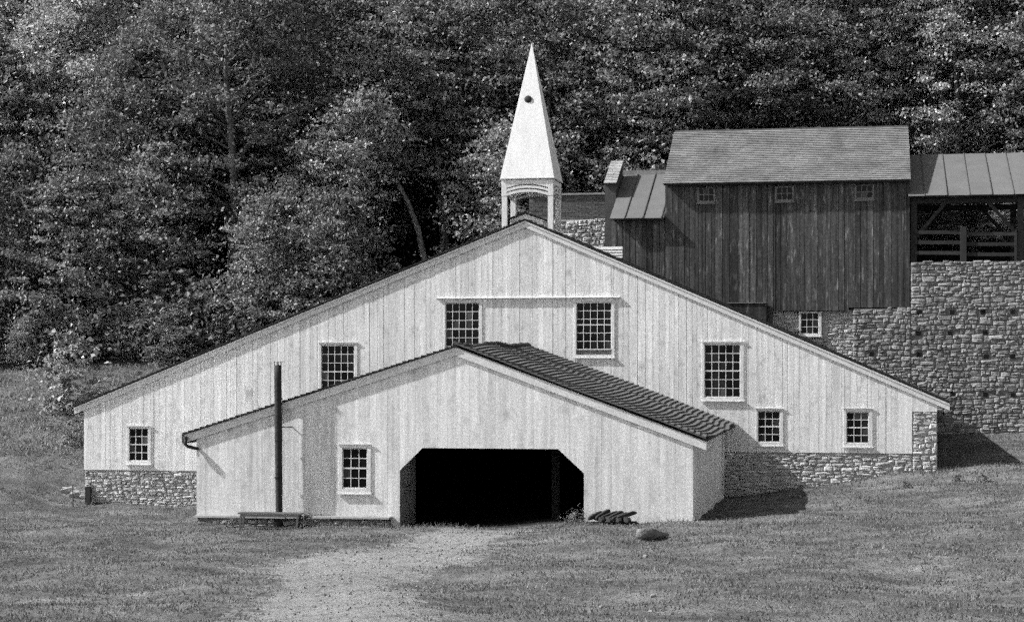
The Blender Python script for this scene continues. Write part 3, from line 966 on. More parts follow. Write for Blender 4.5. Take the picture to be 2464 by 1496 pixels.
# roof decks and shingles
dv = 5.1; dz = zr_ - zE
for sgn in (1, -1):
    y0 = KY if sgn == 1 else KY + 2 * dv
    MB().hexa([(el[0], y0, zE - .08), (er[0], y0, zE - .08), (er[0], KY + dv, zr_ - .08), (el[0], KY + dv, zr_ - .08), (el[0], y0, zE - .005), (er[0], y0, zE - .005), (er[0], KY + dv, zr_ - .005), (el[0], KY + dv, zr_ - .005)]).build('roof_deck', M['timber'], house)
L_ = math.hypot(dv, dz)
cs = shingles((el[0] - .03, KY - .05, zE - .01), (1, 0, 0), (0, dv / L_, dz / L_), er[0] - el[0] + .06, L_, .2, .2, .026, gap=0.0, jit=.006, lj=.004)
V = np.concatenate(cs)
o = add('shingles', np_mesh('shingles', V - np.array(base_of(house)), hex_faces(len(V) // 8), M['shingle'])); o.parent = house; o['kind'] = 'stuff'
MB().box(el[0], er[0], KY + dv - .1, KY + dv + .1, zr_ - .02, zr_ + .045).build('ridge_board', M['shingle'], house)
# corner boards
MB().box(hx1 - .12, hx1 + .03, KW - .03, KW - .012, zbr, zE - .06).build('corner_board', M['darkwood'], house)
# low boxed skirt on the left foot with a pale drip edge
s0 = U(1752, 728, 11.9); s1 = U(1843, 775, 11.9)
sk = MB().box(s0[0], s1[0], 11.9, KW - .02, s1[1] - .6, s0[1] - .03).build('skirt_box', M['darkwood'], house)
MB().box(s0[0] - .02, s1[0] + .02, 11.86, KW - .02, s0[1] - .025, s0[1]).build('drip_edge', M['slab'], sk, house)

annex = thing('board_annex', (-10, KY + .3, 7.3), 'narrow dark board annex with metal seam roof left of the board building', 'annex')
a0 = U(1467, 526, KY); a1x = hx0 - .02
at0 = U(1502.7, 421, KY + 5.1)
zAE, zAR = a0[1], at0[1]
axl = U(1470, 526, KY + .3)[0]
cuts = board_cuts(axl, a1x, [], .2, .34)
boards(annex, cuts, lambda x: zAE - .05, lambda x: 7.0, [], KY + .3, .03, M['darkwood'], gap=.02, off=.01)
MB().box(axl + .02, a1x - .02, KY + .35, KY + 9.5, 7.0, zAE - .05).build('inner_skin', M['core'], annex)
sl = MB()
sl.hexa([(a0[0], KY - .02, zAE - .07), (a1x, KY - .02, zAE - .07), (a1x, KY + 5.1, zAR - .07), (a0[0], KY + 5.1, zAR - .07), (a0[0], KY - .02, zAE - .02), (a1x, KY - .02, zAE - .02), (a1x, KY + 5.1, zAR - .02), (a0[0], KY + 5.1, zAR - .02)])
sl.build('roof_deck', M['timber'], annex)
seams = [a0[0], U(1495 + 19, 420, KY + 5.1)[0] - .0, U(1524.5, 526, KY)[0] , a1x]
sx = [a0[0], U(1503, 526, KY)[0], U(1547, 526, KY)[0], U(1592, 526, KY)[0], a1x]
for a, b in zip(sx[:-1], sx[1:]):
    t0 = random.uniform(0, .012)
    MB().hexa([(a + .008, KY - .05, zAE - .018 + t0), (b - .008, KY - .05, zAE - .018 + t0), (b - .008, KY + 5.1, zAR - .018 + t0), (a + .008, KY + 5.1, zAR - .018 + t0), (a + .008, KY - .05, zAE + t0), (b - .008, KY - .05, zAE + t0), (b - .008, KY + 5.1, zAR + t0), (a + .008, KY + 5.1, zAR + t0)]).build('roof_sheet', M['metal'], annex)
for x in sx[1:-1]:
    MB().hexa([(x - .022, KY - .055, zAE), (x + .022, KY - .055, zAE), (x + .022, KY + 5.1, zAR), (x - .022, KY + 5.1, zAR), (x - .022, KY - .055, zAE + .06), (x + .022, KY - .055, zAE + .06), (x + .022, KY + 5.1, zAR + .06), (x - .022, KY + 5.1, zAR + .06)]).build('seam', M['seam'], annex)
rbz = U(1550, 410, KY + 5.1)[1]
MB().box(at0[0] - .3, a1x, KY + 5.06, KY + 5.25, zAR - .05, rbz).build('ridge_board', M['slab'], annex)

hood = thing('shingled_hood', (-11.5, 15.5, 8), 'narrow hood with pale shingled slope beside the metal roofed annex', 'hood')
HY_ = 15.2
q0 = U(1453.8, 442, HY_); q1 = U(1482.5, 442, HY_); q2 = U(1470, 388, HY_ + 2.6)
hz1 = U(1470, 388, HY_ + 2.6)[1]
MB().poly([(q0[0] + .02, HY_ + .08, 8), (q1[0] - .02, HY_ + .08, 8), (q1[0] - .02, HY_ + 2.6, 8), (q0[0] + .02, HY_ + 2.6, 8), (q0[0] + .02, HY_ + .08, q0[1] - .04), (q1[0] - .02, HY_ + .08, q0[1] - .04), (q1[0] - .02, HY_ + 2.6, hz1 - .05), (q0[0] + .02, HY_ + 2.6, hz1 - .05)],
          [(3, 2, 1, 0), (0, 1, 5, 4), (1, 2, 6, 5), (2, 3, 7, 6), (3, 0, 4, 7), (4, 5, 6, 7)]).build('wall', M['brick'], hood)
Lh = math.hypot(2.6, hz1 - q0[1])
MB().hexa([(q0[0], HY_, q0[1] - .06), (q1[0], HY_, q0[1] - .06), (q1[0], HY_ + 2.62, hz1 - .06), (q0[0], HY_ + 2.62, hz1 - .06), (q0[0], HY_, q0[1]), (q1[0], HY_, q0[1]), (q1[0], HY_ + 2.62, hz1), (q0[0], HY_ + 2.62, hz1)]).build('roof', M['timber'], hood)
V = np.concatenate(shingles((q0[0] - .02, HY_ - .03, q0[1]), (1, 0, 0), (0, 2.6 / Lh, (hz1 - q0[1]) / Lh), q1[0] - q0[0] + .04, Lh, .2, .2, .02))
hs = add('shingles', np_mesh('shingles', V - np.array(base_of(hood)), hex_faces(len(V) // 8), mat('pale_shingle', .33, .2, (3, 3, 3), island=.15))); hs.parent = hood; hs['kind'] = 'stuff'

# furnace stack: stone below, brick above
SY = 15.6
k0 = U(1273, 470, SY); k1 = U(1463, 528, SY)
stack = thing('furnace_stack', ((k0[0] + k1[0]) / 2, SY + 2, 4), 'square furnace stack of dark brick over rubble stone behind the steeple', 'stack')
ztop = U(1400, 466, SY)[1]; zmid = U(1400, 528, SY)[1]
bk = MB().box(k0[0], k1[0], SY + .06, SY + 3.6, zmid, ztop - .06).build('brickwork', M['mortar'], stack)
# bricks in stretcher courses, front face: the upper rows that clear the roof
BR = MB().box(-.5, .5, -.5, .5, -.5, .5).mesh('brick', M['brick'])
zz = zmid + .04; row = 0
brk = MB()
while zz < ztop - .1:
    x = k0[0] + (.16 if row % 2 else .0)
    while x < k1[0] - .05:
        b2 = min(x + .30, k1[0])
        brk.box(x + .006, b2 - .006, SY + .045 + random.uniform(-.008, .008), SY + .1, zz + .005, zz + .088)
        x += .31
    zz += .095; row += 1
o = brk.build('bricks', M['brick'], bk, stack); o['kind'] = 'stuff'
MB().box(k0[0] - .08, k1[0] + .08, SY - .03, SY + 3.7, ztop - .055, ztop + .03).build('coping', M['slab'], stack)
sb_ = MB().box(k0[0] - .1, k1[0] + .1, SY - .05, SY + 3.8, 3.5, zmid - .01).build('stonework', M['mortar_pale'], stack)
lay_stones(stone_field(k0[0] - .1, k1[0] + .1, lambda x: 8.0, lambda x: zmid - .02, .1, .2, .18, .45), sb_, stack, SY - .05, .13, 'stone_pale')

# ------------------------------------------------------------------ high stone wall on the right
swall = thing('stone_wall', (5, KY, 1.8), 'high rubble stone retaining wall with square putlog holes at the right', 'stone wall')
wx0 = U(2052.7, 800, KY)[0]
wtop = U(2300, 628, KY)[1]; wmid = U(2120, 741, KY)[1]
hxr = U(2192, 700, KY)[0]
def wt(x): return wmid if x < hxr else wtop
gW = lambda x: gz(x, 12.8) - .05
WXE = 13.0
body = MB()
body.box(wx0 + .03, hxr, KY + .06, KY + .9, 0.5, wmid - .02); 
wb = body.build('wall_core', M['mortar'], swall)
body = MB(); body.box(hxr + .001, WXE, KY + .06, KY + 1.2, .5, wtop - .03)
wb2 = body.build('wall_core', M['mortar'], swall)
holes_w = []
for zx, zy in ((1498, 160), (1800, 158), (2085, 158), (2360, 155), (1490, 355), (1780, 352), (2105, 350), (1055, 545), (1497, 550), (2115, 568), (2360, 568), (1812, 912), (2110, 920), (2365, 922)):
    nx, ny = (1850 + zx / 3.791) / 1.01461, (720 + zy / 3.791) / 1.01461
    x, z = U(nx, ny, KY)
    holes_w.append((x, z, .2))
fld = stone_field(wx0, hxr - .003, gW, lambda x: wmid, .10, .26, .16, .52, holes_w) + stone_field(hxr + .003, WXE, gW, lambda x: wtop, .10, .26, .16, .52, holes_w)
lay_stones(fld, wb2, swall, KY + .065, .1, 'stone', 300)
for x, z, s_ in holes_w:
    MB().box(x - .1, x + .1, KY + .035, KY + .07, z - .085, z + .085).build('putlog_hole_shade', M['hole_shade'], swall)  # thin black block on the mortar, painted in place of the hole's shade
# set-back stretch with the window under the board building
SB = KY + .4
swin = thing('stone_cellar_wall', (-2, SB, 3), 'pale rubble cellar wall with small window below the board building', 'stone wall')
hole = window(swin, (1922.1, 750, 1976.7, 808.4), (1927.5, 752, 1969.4, 803), SB - .06, 3, 3, label='small white window set in the rubble', head=False, split=False)
cb0 = U(1845, 745, SB)[0]; cb1 = U(2056, 745, SB)[0]
ctop = U(1950, 745.5, SB)[1]
cw = MB().box(cb0, cb1, SB + .03, SB + .6, 1.0, ctop).build('wall_core', M['mortar_pale'], swin)
inh = lambda x, z: not (hole[0] - .1 < x < hole[1] + .1 and hole[2] - .05 < z < hole[3] + .1)
lay_stones(stone_field(cb0, cb1, lambda x: 3.2, lambda x: ctop - .02, .11, .23, .18, .5, keep=inh), cw, swin, SB + .03, .08, 'stone_pale')

# ------------------------------------------------------------------ open shelter with metal roof and board fence on the wall
shel = thing('open_shelter', (6, KY + .3, wtop), 'open timber shelter with standing seam metal roof on the stone wall', 'shelter')
SHX1 = 12.5
e0 = U(2192, 472, KY); t0_ = U(2262, 371, KY + 5.1)
zSE, zSR = e0[1] + .02, t0_[1]
sxs = [U(2175, 472, KY)[0] + .18]
for px in (2225, 2278.6, 2333.4, 2387, 2440): sxs.append(U(px, 472, KY)[0])
while sxs[-1] < SHX1: sxs.append(sxs[-1] + .99)
MB().hexa([(sxs[0], KY + .02, zSE - .08), (sxs[-1], KY + .02, zSE - .08), (sxs[-1], KY + 5.1, zSR - .08), (sxs[0], KY + 5.1, zSR - .08), (sxs[0], KY + .02, zSE - .03), (sxs[-1], KY + .02, zSE - .03), (sxs[-1], KY + 5.1, zSR - .03), (sxs[0], KY + 5.1, zSR - .03)]).build('roof_deck', M['timber'], shel)
MB().hexa([(sxs[0], KY + 5.11, zSR - .08), (sxs[-1], KY + 5.11, zSR - .08), (sxs[-1], KY + 6.4, zSR - .75), (sxs[0], KY + 6.4, zSR - .75), (sxs[0], KY + 5.11, zSR - .03), (sxs[-1], KY + 5.11, zSR - .03), (sxs[-1], KY + 6.4, zSR - .70), (sxs[0], KY + 6.4, zSR - .70)]).build('roof_deck', M['timber'], shel)
for i, (a, b) in enumerate(zip(sxs[:-1], sxs[1:])):
    p, q = a, b
    t = .002 + .006 * (i % 2); y0 = KY - .05 - .05 * (i % 2) - random.uniform(0, .02)
    MB().hexa([(p + .006, y0, zSE - .028 + t), (q - .006, y0, zSE - .028 + t), (q - .006, KY + 5.1, zSR - .028 + t), (p + .006, KY + 5.1, zSR - .028 + t), (p + .006, y0, zSE - .012 + t), (q - .006, y0, zSE - .012 + t), (q - .006, KY + 5.1, zSR - .012 + t), (p + .006, KY + 5.1, zSR - .012 + t)]).build('roof_sheet', M['metal'], shel)
    if i:
        MB().hexa([(a - .016, KY - .1, zSE), (a + .016, KY - .1, zSE), (a + .016, KY + 5.1, zSR), (a - .016, KY + 5.1, zSR), (a - .016, KY - .1, zSE + .03), (a + .016, KY - .1, zSE + .03), (a + .016, KY + 5.1, zSR + .03), (a - .016, KY + 5.1, zSR + .03)]).build('seam', M['seam'], shel)
pL = U(2199, 600, KY + .35)[0]; pR = U(2456, 600, KY + .35)[0]
for yb_ in (KY + .35, KY + 4.3):
    for x in (pL, pR, pR + 5.0):
        MB().box(x - .13, x + .13, yb_, yb_ + .22, wtop - .1, zSE - .08).build('post', M['timber'], shel)
    MB().box(pL - .2, SHX1, yb_ + .02, yb_ + .2, zSE - .32, zSE - .082).build('beam', M['timber'], shel)
    for x, d in ((pL, 1), (pR, -1), (pR, 1)):
        MB().bar((x + d * .1, yb_ + .1, zSE - 1.75), (x + d * 1.35, yb_ + .1, zSE - .3), .14, .14, (0, 1, 0)).build('brace', M['timber'], shel)
fence = thing('board_fence', (5, KY + .3, wtop), 'dark three-rail board fence under the open shelter', 'fence')
fx = U(2318, 580, KY + .2)[0]
MB().box(fx - .13, fx + .13, KY + .2, KY + .3, wtop - .05, U(2318, 546, KY + .2)[1]).build('post', M['timber'], fence)
for r, (za, zb2) in enumerate(((558, 562), (582.5, 586.5), (607.5, 611))):
    z0 = U(2260, za, KY + .3)[1]; z1 = U(2390, zb2, KY + .3)[1]
    MB().hexa([(pL + .05, KY + .3, z0 - .08), (fx - .0, KY + .3, z0 - .11), (fx - .0, KY + .345, z0 - .11), (pL + .05, KY + .345, z0 - .08), (pL + .05, KY + .3, z0 + .08), (fx, KY + .3, z0 + .05), (fx, KY + .345, z0 + .05), (pL + .05, KY + .345, z0 + .08)]).build('rail', M['timber'], fence)
    MB().hexa([(fx + .002, KY + .3, z1 - .08), (pR - .1, KY + .3, z1 - .1), (pR - .1, KY + .345, z1 - .1), (fx + .002, KY + .345, z1 - .08), (fx + .002, KY + .3, z1 + .08), (pR - .1, KY + .3, z1 + .05), (pR - .1, KY + .345, z1 + .05), (fx + .002, KY + .345, z1 + .08)]).build('rail', M['timber'], fence)
MB().box(pR - .26, pR - .17, KY + .25, KY + .32, wtop - .05, U(2440, 553, KY + .3)[1]).build('post', M['timber'], fence)

# ------------------------------------------------------------------ small things in the yard
# stone ledge along the foot of the wing
lx0, lx1 = U(466, 1240, YF - .35)[0], U(938, 1240, YF - .35)[0]
ledge = thing('stone_ledge', ((lx0 + lx1) / 2, YF - .2, -.3), 'low stone ledge with pale slabs along the foot of the wing', 'ledge')
zl = U(470, 1239, YF - .35)[1]; zl2 = U(938, 1243, YF - .35)[1]
kk = MB().box(lx0 + .1, lx1 - .05, YF - .26, YF + .05, -.9, min(zl, zl2) - .075).build('ledge_core', M['mortar'], ledge)
lay_stones(stone_field(lx0 + .1, lx1 - .05, lambda x: gz(x, YF - .3) - .1, lambda x: min(zl, zl2) - .08, .1, .17, .2, .45), kk, ledge, YF - .27, .1, 'stone')
x = lx0
while x < lx1 - .1:
    b2 = min(x + random.uniform(.8, 1.5), lx1)
    za = zl + (zl2 - zl) * (x - lx0) / (lx1 - lx0)
    d = random.uniform(-.03, .03)
    MB().hexa([(x + .01, YF - .38 + d, za - .07), (b2 - .01, YF - .38 + d, za - .07), (b2 - .01, YF - .004, za - .07), (x + .01, YF - .004, za - .07), (x + .01, YF - .36 + d, za - .01), (b2 - .01, YF - .37 + d, za - .012), (b2 - .01, YF - .004, za), (x + .01, YF - .004, za)]).build('slab', M['slab'], ledge)
    x = b2

# bench
BYc = YF - 1.05
bx0, bz_ = U(577, 1231.5, BYc); bx1, _ = U(728, 1231.5, BYc)
bench = thing('bench', ((bx0 + bx1) / 2, BYc, gz((bx0 + bx1) / 2, BYc)), 'low backless wooden bench in front of the pole and wing wall', 'bench')
for k in range(3):
    y = BYc - .2 + .135 * k
    MB().box(bx0, bx1, y, y + .125, bz_ - .045 + .004 * k, bz_ + .004 * k).build('seat_plank', M['bench'], bench)
for x in (bx0 + .08, bx1 - .12):
    for y in (BYc - .17, BYc + .12):
        MB().bar((x - .02, y, gz(x, y) - .03), (x + .02, y, bz_ - .047), .06, .06, (0, 1, 0)).build('leg', M['bench'], bench)
    MB().box(x - .025, x + .03, BYc - .15, BYc + .14, bz_ - .12, bz_ - .05).build('cross_brace', M['bench'], bench)
MB().box(bx0 + .1, bx1 - .1, BYc - .195, BYc - .165, bz_ - .12, bz_ - .05).build('apron', M['bench'], bench)

# tall iron pipe in front of the wing
PYc = YF - .26
pxb = U(672, 1232, PYc)[0]; pxt, pzt = U(668.5, 878, PYc)
pipe = thing('flue_pipe', (pxb, PYc, gz(pxb, PYc)), 'tall dark iron flue pipe rising past the wing eave behind the bench', 'pipe')
pr = .118
N = 12
MB().tube([(pxb + (pxt - pxb) * i / N, PYc, -.3 + (pzt + .3) * i / N) for i in range(N + 1)], [pr * .93 + .01 * (i / N) + random.uniform(-.004, .004) for i in range(N + 1)], 14, .03).build('pipe', M['pig_iron'], pipe, smooth=True)
for k in range(4):
    t = 2 * math.pi * k / 4 + .5
    cx, cy = pxt + math.cos(t) * pr * .86, PYc + math.sin(t) * pr * .86
    MB().box(cx - .012, cx + .012, cy - .008, cy + .008, pzt - .05, pzt + .1).build('cap_strut', M['iron'], pipe)
MB().box(pxt - .13, pxt + .2, PYc - .13, PYc + .13, pzt + .1, pzt + .112).build('cap', M['iron'], pipe)
zc2 = U(690, 1027, PYc)[1]
MB().box(pxb + .08, pxb + .36, PYc + .02, PYc + .045, zc2 - .014, zc2 + .014).build('bracket', M['iron'], pipe)
MB().box(pxb + .33, pxb + .36, PYc + .046, YF - .002, zc2 - .014, zc2 + .014).build('bracket', M['iron'], pipe)
for k, py in enumerate((960, 1060, 1150)):
    zc3 = U(670, py, PYc)[1]
    MB().tube([(pxb + (pxt - pxb) * .5, PYc, zc3), (pxb + (pxt - pxb) * .5, PYc, zc3 + .05)], [pr * 1.09, pr * 1.09], 14).build('collar', M['pig_iron'], pipe)

# iron rod, rocks and wooden block at the left corner
rx, rz0 = U(176, 1172, -.6); _, rz1 = U(176, 1118, -.6)
gzr = gz(rx, -.6)
MB().tube([(rx, -.6, gzr - .1), (rx - .02, -.6, gzr + (rz1 - rz0))], [.022, .02], 6).solo('iron_rod', M['iron'], (rx, -.6, gzr), 'thin iron rod standing upright left of the barn corner', 'rod')
for k, (px, py, s_, lab) in enumerate(((188, 1196, .55, 'flat pale rock leaning at the left barn corner'), (165, 1186, .5, 'low rock beside the thin iron rod'), (203, 1200, .32, 'small dark rock against the stone base corner'))):
    x, Y, z = on_ground(px, py)
    r_ = random.Random(k)
    me = STONES['stone'][k * 3]
    o = bpy.data.objects.new('rock', me); COL.objects.link(o)
    o.location = (x, Y, z + .03); o.scale = (s_ * 1.3, s_ * .8, s_ * .45); o.rotation_euler = (R(-60), r_.uniform(-.3, .3), r_.uniform(-.3, .3))
    setp(o, lab, 'rock', 'rocks at the left barn corner')
x0_, z0_ = U(206, 1200, -.12); x1_, z1_ = U(219, 1170, -.12)
MB().prism([(x0_, gz(x0_, 0) - .1), (x1_, gz(x0_, 0) - .1), (x1_ - .01, z1_ + .02), (x0_ + .01, z1_)], -.2, -.03).solo('wooden_block', M['timber'], (x0_, -.12, gz(x0_, -.1)), 'dark upright wooden block at the left foot of the barn', 'block')

# iron bars piled by the doorway
def iron_bar(a, b, w_, h_, label):
    a = Vector(a); b = Vector(b)
    d = (b - a).normalized(); s_ = d.cross(Vector((0, 0, 1))).normalized(); u_ = s_.cross(d)
    P = []
    secs = [(0, .55, .5), (.12, .95, .95), (.5, 1.05, 1.0), (.88, .95, .95), (1, .5, .5)]
    for t, ww, hh in secs:
        c = a.lerp(b, t)
        P += [c - s_ * w_ / 2 * ww, c - s_ * w_ * .3 * ww + u_ * h_ * .8 * hh, c + s_ * w_ * .3 * ww + u_ * h_ * .8 * hh, c + s_ * w_ / 2 * ww]
    Fc = []
    for i in range(len(secs) - 1):
        for j in range(4): Fc.append((i * 4 + j, i * 4 + (j + 1) % 4, i * 4 + 4 + (j + 1) % 4, i * 4 + 4 + j))
    Fc.append((3, 2, 1, 0)); e_ = (len(secs) - 1) * 4; Fc.append((e_, e_ + 1, e_ + 2, e_ + 3))
    mid = (a + b) / 2
    return MB().poly(P, Fc).solo('iron_bar', M['pig_iron'], mid, label, 'iron bar', 'iron bars piled by the doorway')
IY = YF - .75
ord_ = ['first', 'second', 'third', 'fourth', 'fifth', 'sixth']
for k, px in enumerate((1436, 1452, 1468, 1482, 1495, 1508)):
    x, z = U(px, 1251, IY)
    g_ = gz(x, IY)
    dx_ = random.uniform(-.09, .09); dy_ = random.uniform(-.1, .1)
    iron_bar((x - .26 + dx_, IY - .32 + dy_, g_ + .17 + random.uniform(-.02, .02)), (x + .22 - dx_, IY + .3 + dy_, g_ + .33 + random.uniform(-.06, .07)), .15, .13, ord_[k] + ' slanted iron bar from the doorway, top of the pile')
for k, px in enumerate((1438, 1458, 1479, 1501)):
    x, z = U(px, 1262, IY)
    g_ = gz(x, IY)
    iron_bar((x + .22, IY - .36, g_ + .12), (x - .2, IY + .3, g_ + .2), .24, .16, ord_[k] + ' iron bar from the doorway, middle layer of the pile')
for k, px in enumerate((1440, 1472, 1504)):
    x, z = U(px, 1270, IY)
    g_ = gz(x, IY)
    iron_bar((x - .42, IY - .3 + .2 * k, g_ - .03), (x + .42, IY - .24 + .15 * k, g_ - .01), .26, .17, ord_[k] + ' iron bar from the doorway, sunk in grass under the pile')

# weathered log in the grass
lx, lY, lz = on_ground(1556, 1303)
lY += .25
pts = [(lx - .26, lY - .12, lz + .13), (lx - .20, lY - .05, lz + .18), (lx - .05, lY + .05, lz + .19), (lx + .12, lY + .25, lz + .18), (lx + .24, lY + .5, lz + .13), (lx + .42, lY + .9, lz + .08), (lx + .46, lY + .95, lz + .09)]
lb = MB(); lb.tube(pts, [.08, .16, .18, .16, .11, .06, .05], 11, .2)
log = lb.solo('log', M['log'], (lx, lY, lz), 'stubby pale weathered log lying in the grass right of the iron bars', 'log', smooth=True)
# pale litter in the grass
for k, (px, py, s_) in enumerate(((1310, 1455, .1), (1572, 1437, .13), (1447, 1463, .1), (1305, 1478, .07), (1565, 1474, .08), (1552, 1340, .11), (620, 1416, .1))):
    x, Y, z = on_ground(px, py)
    o = bpy.data.objects.new('pale_chip', STONES['stone'][k]); COL.objects.link(o)
    o.data = STONES['stone'][k].copy(); o.data.materials.clear(); o.data.materials.append(M['pebble'])
    o.location = (x, Y, z + .03); o.scale = (s_, s_ * .6, s_ * .5); o.rotation_euler = (R(-70), 0, random.uniform(0, 3))
    setp(o, 'small pale chip in the short grass, ' + ['lower middle', 'largest, below the log', 'right of the middle one', 'bottom middle', 'near the bottom below the largest', 'just below the log', 'left of the path'][k], 'chip', 'pale chips in the grass')


# ------------------------------------------------------------------ trees
def leaf_cloud(C, S, n, size, up=.8, r=None):
    """C (k,3) clump centres, S (k,3) clump radii; n leaves; folded rhombic leaves, two triangles each"""
    r = r or rng
    idx = r.integers(0, len(C), n)
    d = r.normal(size=(n, 3)); d /= np.linalg.norm(d, axis=1)[:, None]
    rad = r.uniform(.25, 1, n) ** .55
    P = C[idx] + d * rad[:, None] * S[idx]
    loose = r.uniform(0, 1, n) < .25
    P[loose] += r.normal(size=(loose.sum(), 3)) * np.array([.55, .55, .4]) * min(1.0, size / .16)
    nr = r.normal(size=(n, 3)) * .8 + d * .3 + np.array([0, 0, up]); nr /= np.linalg.norm(nr, axis=1)[:, None]
    t = np.cross(nr, r.normal(size=(n, 3))); t /= np.linalg.norm(t, axis=1)[:, None]
    b = np.cross(nr, t)
    L_ = (size * r.uniform(.6, 1.35, n))[:, None]
    W_ = L_ * r.uniform(.28, .42, n)[:, None]
    V = np.stack([P - t * L_ * .5, P + b * W_ - t * L_ * .06 + nr * L_ * .1, P + t * L_ * .5 - nr * L_ * .08, P - b * W_ - t * L_ * .06 + nr * L_ * .1], 1).reshape(-1, 3)
    Fq = (np.arange(n)[:, None] * 4 + np.array([0, 1, 2, 3])[None])
    return V, Fq


def tree_data(seed, H, Wc, z0, nclump, nleaf, size, lean=0.0, trunk_r=.22, flat=.55, bark='bark', leaf='leaf'):
    r = np.random.default_rng(seed); random.seed(seed)
    top = np.array([lean * H, 0, H * .93])
    trunk = MB()
    n = 9
    pts = [np.array([lean * H * (i / n) ** 1.3 + .12 * math.sin(i * 1.3 + seed), .12 * math.cos(i * 1.1 + seed), -.6 + (H * .9 + .6) * i / n]) for i in range(n + 1)]
    trunk.tube(pts, [trunk_r * (1 - .9 * i / n) + .015 for i in range(n + 1)], 7, .06)
    C, S = [], []
    for k in range(nclump):
        t = r.uniform(0, 1)
        z = z0 + (H - z0) * t
        prof = (math.sin(math.pi * min(.12 + .88 * t, 1) ** .85)) ** .6
        a = r.uniform(0, 2 * math.pi)
        rr_ = Wc * prof * r.uniform(.12, 1.0) ** .7
        c = np.array([lean * H * (z / H) ** 1.3 + rr_ * math.cos(a), rr_ * math.sin(a), z])
        C.append(c)
        q = Wc * r.uniform(.10, .21)
        S.append((q * r.uniform(.9, 1.4), q * r.uniform(.9, 1.4), q * flat * r.uniform(.7, 1.2)))
        if k % 4 == 0:                        # limb to the clump
            zs = max(z0 * .6, z - rr_ * r.uniform(.3, .8))
            i = min(max((zs + .6) / (H * .9 + .6), 0), .95) * n
            s_ = pts[int(i)] + (pts[min(int(i) + 1, n)] - pts[int(i)]) * (i - int(i))
            mid = (s_ + c) / 2 + np.array([r.uniform(-.3, .3), r.uniform(-.3, .3), r.uniform(.05, .5)])
            r0 = trunk_r * r.uniform(.22, .42) * (1 - .5 * t)
            trunk.tube([s_, mid, c], [r0, r0 * .65, .015], 5)
    V, Fq = leaf_cloud(np.array(C), np.array(S), nleaf, size, .55, r)
    tm = trunk.mesh('trunk', M[bark], smooth=True)
    cm = np_mesh('crown', V, Fq, M[leaf])
    return tm, cm


def plant_tree(name, data, x, y, rz, s_, label, cat, group, sz=None):
    t = thing(name, (x, y, gz(x, y) - .1), label, cat, group)
    t.rotation_euler = (0, 0, rz); t.scale = (s_, s_, sz or s_)
    for nm, me in zip(('trunk', 'crown'), data):
        o = bpy.data.objects.new(nm, me); COL.objects.link(o); o.parent = t
    return t


TD = [tree_data(11, 15, 4.3, 2.2, 250, 26250, 0.184, flat=.4),
      tree_data(12, 17, 3.8, 3.0, 240, 25000, 0.180, .05, flat=.4, leaf='leaf_light'),
      tree_data(13, 13, 4.6, 1.4, 260, 26250, 0.198, -.04, flat=.38),
      tree_data(14, 16, 4.1, 4.6, 200, 20000, 0.184, .06, .24, flat=.36),
      tree_data(15, 14, 4.0, 1.8, 240, 25000, 0.171, flat=.42, leaf='leaf_light'),
      tree_data(16, 18, 4.5, 4.2, 230, 23750, 0.194, -.03, .26, flat=.36)]
LOW = [tree_data(21, 8.5, 3.6, .4, 210, 19375, 0.180, flat=.38), tree_data(22, 10, 3.4, .5, 210, 19375, 0.189, flat=.36, leaf='leaf_light'), tree_data(23, 6.0, 3.0, .2, 170, 15625, 0.171, flat=.4)]
SHR = [tree_data(31, 2.6, 1.5, .1, 80, 2600, .18, trunk_r=.06, leaf='leaf_bush'), tree_data(32, 1.6, 1.1, .05, 55, 1800, .14, trunk_r=.04, leaf='leaf_bush'),
       tree_data(33, 3.3, 1.5, .2, 70, 1500, .22, trunk_r=.05, leaf='leaf_big')]
PALE = tree_data(41, 12, 3.4, 5.6, 130, 9000, .20, -.36, .2, flat=.36, bark='bark_pale', leaf='leaf_light')

tr = random.Random(5)
def in_buildings(x, y): return (-32 < x < 4 and y < 14.5) or (x > -14.5 and y < 24.5)
rows = [(17.6, 4.6, 'low'), (22, 4.8, 'mix'), (27, 4.9, 'tall'), (33, 5.0, 'tall'), (40, 5.3, 'tall'), (48, 5.6, 'tall'), (57, 6.2, 'tall'), (68, 6.8, 'tall')]
NAMES = {'low': ('edge_tree', 'low trees along the edge of the wood'), 'tall': ('forest_tree', 'trees of the wooded hillside')}
COLS = [(-9999, 'beyond the left edge of the view'), (0, 'at the far left edge'), (150, 'over the left grass bank'), (300, 'above the left barn eave'), (450, 'above the foot of the left roof slope'),
        (600, 'above the flue pipe'), (750, 'above the lower left roof slope'), (900, 'above the middle of the left roof slope'), (1030, 'above the upper left roof slope'), (1150, 'just left of the steeple'),
        (1280, 'just right of the steeple'), (1420, 'above the annex'), (1560, 'above the left end of the board building'), (1720, 'above the left half of the board building roof'),
        (1900, 'above the middle of the board building roof'), (2050, 'above the right end of the board building'), (2200, 'above the left end of the shelter roof'), (2330, 'above the shelter roof'), (2464, 'beyond the right edge of the view')]
RANK = ['front', 'second', 'third', 'fourth', 'fifth', 'sixth', 'seventh', 'rearmost']
spots = []
def px_of(x, y):
    f_ = -SP * x + CP * (y + 70); r_ = CP * x + SP * (y + 70)
    return 1232 + FOC * r_ / f_
